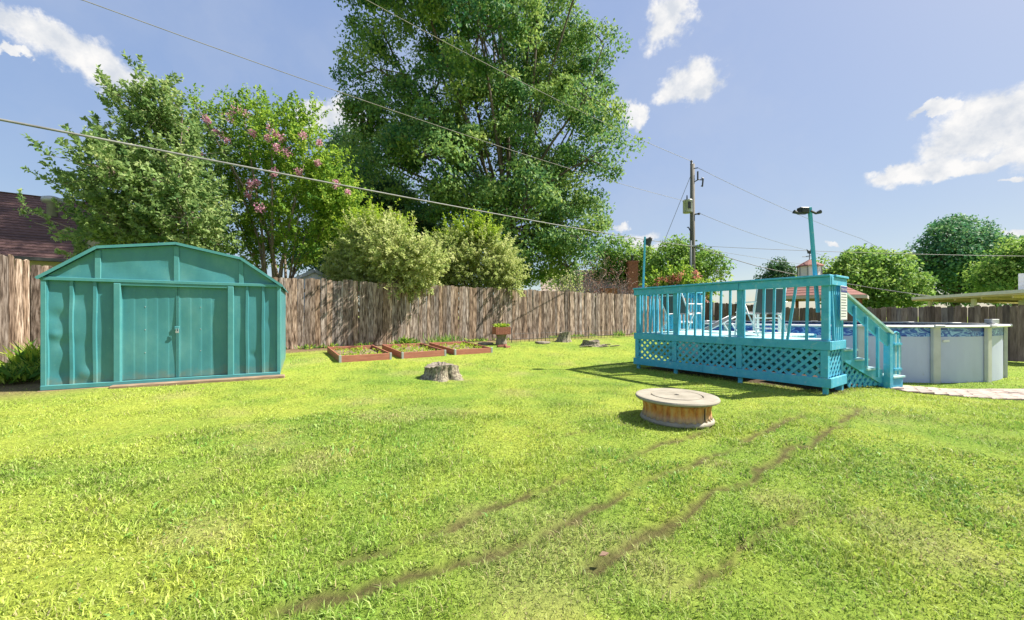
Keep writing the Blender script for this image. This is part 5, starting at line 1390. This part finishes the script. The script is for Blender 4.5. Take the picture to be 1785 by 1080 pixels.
w_.build('wall', m_siding, h1)
MB().bar(lp(ev0) + f_ * 0.05, lp(ev1) + f_ * 0.05, 0.11, 0.12).build('gutter', m_dark, h1)
vt = at(91, 356, 15.6); vz = MB()
vz.lathe([(0.16, -0.5), (0.15, 0.02), (0.27, 0.04), (0.3, 0.16), (0.27, 0.27), (0.12, 0.33), (0.0, 0.34)], 24, lp(vt), rmod=lambda a, r, z: 1 + (0.03 * math.cos(a * 24) if z > 0.03 else 0)).build('roof_vent', m_grey_metal, h1, smooth=True)
# garden shed roof peeping over the fence
g0 = at(548, 471, 12.6); gs = empty('playhouse', (g0.x, g0.y, 0.24), 0, 'small gabled outbuilding with grey trim peeping over the fence', 'outbuilding')
ga = Vector((0.78, 0.62, 0)).normalized(); gb = Vector((-0.62, 0.78, 0)).normalized()
def lg(v): return Vector(v) - Vector((g0.x, g0.y, 0.24))
pk = g0; hw, dp, dr_ = 1.0, 1.8, 0.55
lE = pk - ga * hw - Vector((0, 0, dr_)); rE = pk + ga * hw - Vector((0, 0, dr_))
roof_slabs(gs, lg(lE), lg(lE + gb * dp), ga * hw + Vector((0, 0, dr_)), 7, m_shingle_red)
roof_slabs(gs, lg(rE), lg(rE + gb * dp), -ga * hw + Vector((0, 0, dr_)), 5, m_shingle_red)
wv = [pk - ga * 0.85 - Vector((0, 0, 0.5)), pk + ga * 0.85 - Vector((0, 0, 0.5)), pk - Vector((0, 0, 0.05))]
b = MB(); fz = [Vector((v.x, v.y, 0.2)) for v in wv[:2]]
b.add([lg(fz[0] + gb * .08), lg(fz[1] + gb * .08), lg(wv[1] + gb * .08), lg(wv[2] + gb * .08), lg(wv[0] + gb * .08)], [(0, 1, 2, 3, 4)])
b.add([lg(fz[1] + gb * .08), lg(fz[1] + gb * 1.7), lg(wv[1] + gb * 1.7), lg(wv[1] + gb * .08)], [(0, 1, 2, 3)])
b.add([lg(fz[0] + gb * .08), lg(fz[0] + gb * 1.7), lg(wv[0] + gb * 1.7), lg(wv[0] + gb * .08)], [(0, 1, 2, 3)])
b.build('wall', m_white, gs)
MB().bar(lg(lE), lg(pk), 0.06, 0.1).build('gable_trim', m_grey_metal, gs)
MB().bar(lg(rE), lg(pk), 0.06, 0.1).build('gable_trim', m_grey_metal, gs)
# brick-chimney house behind the bushes
Y3 = 33
h3 = empty('house', at(1060, 550, Y3) - Vector((0, 0, 1.0)), 0, 'tan roofed house with brick chimney behind the bushes', 'house')
o3 = h3.location
def l3(v): return Vector(v) - o3
ra = at(950, 462, Y3 + 4); rb = at(1150, 462, Y3 + 4); ea = at(945, 522, Y3); eb = at(1160, 522, Y3)
ea.z = eb.z = 2.5; ra.z = rb.z = 5.6
roof_slabs(h3, l3(ea), l3(eb), l3(ra) - l3(ea) - Vector(((ra.x - ea.x), 0, 0)), 14, m_shingle_tan)
MB().box(ea.x + .3 - o3.x, eb.x - .3 - o3.x, 0.4, 7.5, -0.5, 2.4).build('wall', m_siding, h3)
c = at(1102, 470, Y3 + 1.2) - o3
ch = MB().box(c.x - 0.42, c.x + 0.42, c.y - 0.35, c.y + 0.35, 1.6, c.z + 0.6).box(c.x - 0.48, c.x + 0.48, c.y - 0.41, c.y + 0.41, c.z + 0.6, c.z + 0.78).build('chimney', m_brick, h3)
MB().tube([(c.x, c.y, c.z + 0.78), (c.x, c.y, c.z + 1.3)], 0.1, 10).build('flue', m_dark, ch)
MB().box(at(1058, 0, Y3).x - o3.x - 0.5, at(1076, 0, Y3).x - o3.x, -0.1, 0.5, 0, 3.4).build('brick_wall', m_brick, h3)
# gazebo with cupola
gc = Vector((at(1411, 550, 21).x, 21, -0.1))
gz_ = empty('gazebo', gc, 0, 'red-roofed gazebo with white cupola and weathervane behind the fence', 'gazebo')
NG = 8; GR = 2.55; e_z = 2.28; a_z = 3.45
for k in range(NG):
    a, b = 2 * math.pi * (k + .5) / NG, 2 * math.pi * (k + 1.5) / NG
    for j in range(8):
        t0, t1 = j / 8, (j + 1.1) / 8; r0_, r1_ = GR + (0.42 - GR) * t0, GR + (0.42 - GR) * min(t1, 1); z0_, z1_ = e_z + (a_z - e_z) * t0, e_z + (a_z - e_z) * min(t1, 1)
        m = MB(); lf = 0.018
        q = [(r0_ * math.cos(a), r0_ * math.sin(a), z0_ + lf), (r0_ * math.cos(b), r0_ * math.sin(b), z0_ + lf), (r1_ * math.cos(b), r1_ * math.sin(b), z1_), (r1_ * math.cos(a), r1_ * math.sin(a), z1_)]
        m.add(q + [(x, y, z - 0.03) for x, y, z in q], [(0, 1, 2, 3), (7, 6, 5, 4), (0, 4, 5, 1), (1, 5, 6, 2), (2, 6, 7, 3), (3, 7, 4, 0)])
        m.build('shingle_course', m_shingle_red, gz_)
    MB().bar((GR * math.cos(a), GR * math.sin(a), e_z - 0.08), (GR * math.cos(b), GR * math.sin(b), e_z - 0.08), 0.04, 0.16).build('fascia', m_siding, gz_)
    MB().box(-0.06, 0.06, -0.06, 0.06, 0, e_z - 0.1).build('post', m_brick, gz_).location = ((GR - .35) * math.cos(a), (GR - .35) * math.sin(a), 0)
cp = MB().lathe([(0.52, 3.3), (0.52, 4.0), (0.5, 4.0)], 8).build('cupola', m_white, gz_)
for k in range(8):
    a = 2 * math.pi * k / 8
    MB().bar((0.525 * math.cos(a), 0.525 * math.sin(a), 3.3), (0.525 * math.cos(a), 0.525 * math.sin(a), 3.99), 0.05, 0.05, up=(0, 1, 0)).build('cupola_corner', m_grey_metal, cp)
MB().lathe([(0.66, 3.98), (0.62, 4.03), (0.0, 4.38)], 8).build('cupola_roof', m_shingle_red, cp)
wvv = MB().tube([(0, 0, 4.35), (0, 0, 4.75)], 0.02, 6).tube([(-0.4, 0, 4.52), (0.25, 0, 4.52)], 0.015, 6).tube([(0, -.25, 4.58), (0, .25, 4.58)], 0.012, 6)
wvv.prism([(-0.1, 4.7), (0.08, 4.68), (0.13, 4.95), (0.17, 5.02), (0.09, 5.02), (0.04, 4.86), (-0.05, 4.84), (-0.16, 4.95)], -0.01, 0.01, lambda a, b, d: (a, d, b)).build('weathervane', m_dark, gz_)
# white patio roof and house at the right
ca = at(1590, 525, 20); cbv = at(1830, 525, 13.0)
ca.z = cbv.z = 1.93
rt = Vector((1, 0.35, 0)).normalized()
pr = empty('patio_roof', (cbv.x, cbv.y, -0.2), 0, 'flat white patio roof with cream underside above right fence', 'patio roof')
def lr(v): return Vector(v) - Vector((cbv.x, cbv.y, -0.2))
q4 = [ca, cbv, cbv + rt * 9, ca + rt * 9]
b = MB(); b.add([lr(v) for v in q4] + [lr(v + Vector((0, 0, 0.06))) for v in q4], [(3, 2, 1, 0), (4, 5, 6, 7), (0, 1, 5, 4), (1, 2, 6, 5), (2, 3, 7, 6), (3, 0, 4, 7)]); b.build('soffit', m_cream, pr)
b = MB(); q5 = [v + Vector((0, 0, 0.062)) for v in (ca - rt * .06, cbv - rt * .06, q4[2], q4[3])]
b.add([lr(v) for v in q5] + [lr(v + Vector((0, 0, 0.13))) for v in q5], [(3, 2, 1, 0), (4, 5, 6, 7), (0, 1, 5, 4), (1, 2, 6, 5), (2, 3, 7, 6), (3, 0, 4, 7)]); b.build('roof_edge', m_white, pr)
for t in (0.12, 0.5, 0.88):
    v = ca.lerp(cbv, t) + rt * 0.6
    MB().box(-0.06, 0.06, -0.06, 0.06, 0, 2.1).build('post', m_white, pr).location = lr(Vector((v.x, v.y, -0.2)))
for t in (0.2, 0.4, 0.6, 0.8):
    v = ca.lerp(cbv, t)
    MB().bar(lr(v + rt * .1 + Vector((0, 0, -0.05))), lr(v + rt * 8.5 + Vector((0, 0, -0.05))), 0.05, 0.1).build('joist', m_cream, pr)
hv = at(1775, 484, 17.0)
h4 = empty('house', (hv.x, hv.y, -0.2), R(-54), 'white lap-sided house wall at the right edge', 'house')
for k in range(18):
    z = k * 0.18
    MB().add([(0, 0, z), (6, 0, z), (6, 0.02, z + 0.18), (0, 0.02, z + 0.18), (0, 5, z), (0, 5, z + 0.18)], [(0, 1, 2, 3), (0, 3, 5, 4)]).build('siding_board', m_white, h4)
MB().box(0.05, 5.9, 0.05, 5, 0, 3.2).build('wall_core', m_white, h4)

# ------------------------------------------------------------------ grass blades
def grass_points():
    xs_, ys_ = [], []
    for (z0, z1, dens) in ((1.15, 2.0, 9500), (2.0, 3.0, 7000), (3.0, 4.5, 4200), (4.5, 6.5, 2400), (6.5, 9.0, 1000), (9.0, 13.0, 520), (13.0, 19.0, 240)):
        w = 1.42
        area = w * (z1 * z1 - z0 * z0)
        n = int(area * dens)
        y = np.sqrt(rng.uniform(z0 * z0, z1 * z1, n)); x = rng.uniform(-w, w, n) * y
        xs_.append(x); ys_.append(y)
    # the lawn goes on beside and behind the camera
    n = 260000
    x = rng.uniform(-9, 14, n); y = rng.uniform(-3.5, 9.5, n)
    o = np.abs(x) > 1.42 * np.maximum(y, 0.0)
    o |= y < 1.15
    o &= rng.random(n) < np.clip(1.5 - np.hypot(x, y - 1) / 9.0, 0.25, 1.0)
    xs_.append(x[o]); ys_.append(y[o])
    return np.concatenate(xs_), np.concatenate(ys_)
gx, gy = grass_points()
keep = np.ones(len(gx), bool)
dF = (gx + 6.16) * 0.57 - (gy - 10.1) * 0.82
keep &= dF > 0.35
keep &= rng.random(len(gx)) < smooth(0.3, 1.1, dF + (fbm(gx, gy, 2.0, 61) - 0.5) * 0.9) + 0.1
keep &= gx * 0.937 + gy * 0.349 < 14.8 * 0.937 + 10.4 * 0.349      # this side of the right fence
keep &= np.hypot(gx - PC.x, gy - PC.y) > PR + 0.03
ca_, sa_ = math.cos(SH_A), math.sin(SH_A)
lx = (gx - SH_O.x) * ca_ + (gy - SH_O.y) * sa_; ly = -(gx - SH_O.x) * sa_ + (gy - SH_O.y) * ca_
keep &= ~((lx > -0.06) & (lx < SH_W + 0.1) & (ly > -0.18) & (ly < SH_D))
keep &= ~((np.hypot(gx + 7.3, gy - 5.9) < 1.5) & (rng.random(len(gx)) > 0.06))
keep &= np.hypot(gx - FP.x, gy - FP.y) > 0.37
s768 = gp(768, 660); keep &= np.hypot(gx - s768.x, gy - s768.y - 0.12) > 0.3
for i in range(3):
    c = Vector((-3.72, 8.15, 0)) + Vector((0.83, 0.555, 0)) * (1.36 * i)
    bx = (gx - c.x) * math.cos(BA) + (gy - c.y) * math.sin(BA); by = -(gx - c.x) * math.sin(BA) + (gy - c.y) * math.cos(BA)
    keep &= ~((bx > -0.05) & (bx < 1.17) & (by > -0.05) & (by < 1.8))
u_ = (gx - pA.x) * pdir.x + (gy - pA.y) * pdir.y; v_ = (gx - pA.x) * pn.x + (gy - pA.y) * pn.y
keep &= ~((u_ > -0.1) & (v_ > -0.04) & (v_ < 0.88))
dx_ = (gx - DO.x) * 0.57 - (gy - DO.y) * 0.82; dy_ = (gx - DO.x) * 0.82 + (gy - DO.y) * 0.57
keep &= ~((dx_ > 0.1) & (dx_ < DL) & (dy_ > 0.25) & (dy_ < DD))
tmk = track_mask(gx, gy)
dmk = dry_mask(gx, gy)
keep &= rng.random(len(gx)) > tmk * 0.93
keep &= rng.random(len(gx)) > dmk * 0.1
gx, gy, tmk, dmk = gx[keep], gy[keep], tmk[keep], dmk[keep]
n = len(gx)
dist = np.hypot(gx, gy)
base = np.stack([gx, gy, gz(gx, gy) + (fbm(gx, gy, 0.8, 41) - 0.5) * 0.03 - 0.008 - tmk * 0.02], 1)
cl = fbm(gx, gy, 3.5, 88)
hgt = (0.018 + 0.026 * smooth(0.25, 0.8, cl)) * rng.uniform(0.55, 1.35, n) * (1 - 0.5 * tmk) * (1 - 0.25 * dmk)
wid = (0.0026 + 0.0010 * dist + 0.004 * ((gy < 1.15) | (np.abs(gx) > 1.42 * gy))) * rng.uniform(0.7, 1.3, n)
wid = np.minimum(wid, 0.014)
az = rng.uniform(0, 2 * math.pi, n)
ln_ = rng.uniform(0.25, 1.5, n)
dirv = np.stack([np.cos(az), np.sin(az), np.zeros(n)], 1)
# blade faces turn any way round
az2 = rng.uniform(0, 2 * math.pi, n); side = np.stack([np.cos(az2), np.sin(az2), np.zeros(n)], 1) * (wid * 0.5)[:, None]
mid = base + dirv * (hgt * ln_ * 0.3)[:, None] + np.array([0, 0, 1.0]) * (hgt * 0.65)[:, None]
tip = base + dirv * (hgt * ln_ * 1.0)[:, None] + np.array([0, 0, 1.0]) * (hgt * np.clip(1.15 - 0.3 * ln_, 0.5, 1.2))[:, None]
cg = lawn_colour(gx, gy)
rv_ = rng.random(n)
cg = cg * rng.uniform(0.55, 1.4, (n, 1))
clo = rng.random(n) < 0.07 * smooth(0.5, 0.75, fbm(gx, gy, 1.1, 55))
wid = np.where(clo, wid * 2.4, wid); hgt = np.where(clo, hgt * 0.75, hgt)
cg = np.where(clo[:, None], C_DEEP * rng.uniform(1.2, 2.2, (n, 1)), cg)
side = np.stack([np.cos(az2), np.sin(az2), np.zeros(n)], 1) * (wid * 0.5)[:, None]
yel = (rv_ > 0.8)[:, None]; cg = np.where(yel, cg * 0.5 + np.array([0.52, 0.55, 0.2]) * 0.5, cg)
dry = (rng.random(n) < 0.06 + 0.4 * dmk + 0.5 * tmk)[:, None]
cg = np.where(dry, C_STRAW * rng.uniform(0.5, 1.2, (n, 1)) * (1 - 0.6 * tmk[:, None]), cg)
m_blade = col_mat('grass_blades', 0.5, 0.35)
near = dist < 5.0
bn, mn_, tn, sn = base[near], mid[near], tip[near], side[near]
V1 = np.stack([bn - sn, bn + sn, mn_ + sn * 0.8, tn, mn_ - sn * 0.8], 1)          # five-sided bent blade
C1 = np.repeat(cg[near], 5, 0)
C1 = C1.reshape(-1, 5, 3)
C1 = C1.reshape(-1, 3)
far_ = ~near
V2 = np.stack([base[far_] - side[far_], base[far_] + side[far_], tip[far_]], 1)
nN, nFar = len(bn), int(far_.sum())
idx1 = np.arange(nN)[:, None] * 5
q_ = np.concatenate([idx1 + np.array([0, 1, 2]), idx1 + np.array([0, 2, 4]), idx1 + np.array([4, 2, 3])], 0)
q2_ = nN * 5 + np.arange(nFar * 3).reshape(-1, 3)
grass = np_mesh('grass', np.concatenate([V1.reshape(-1, 3), V2.reshape(-1, 3)]), 3, m_blade, col=np.concatenate([C1, np.repeat(cg[far_], 3, 0)]), idx=np.concatenate([q_, q2_]))
tag(grass, 'sunny yellow-green mown grass covering the yard', 'grass', kind='stuff')
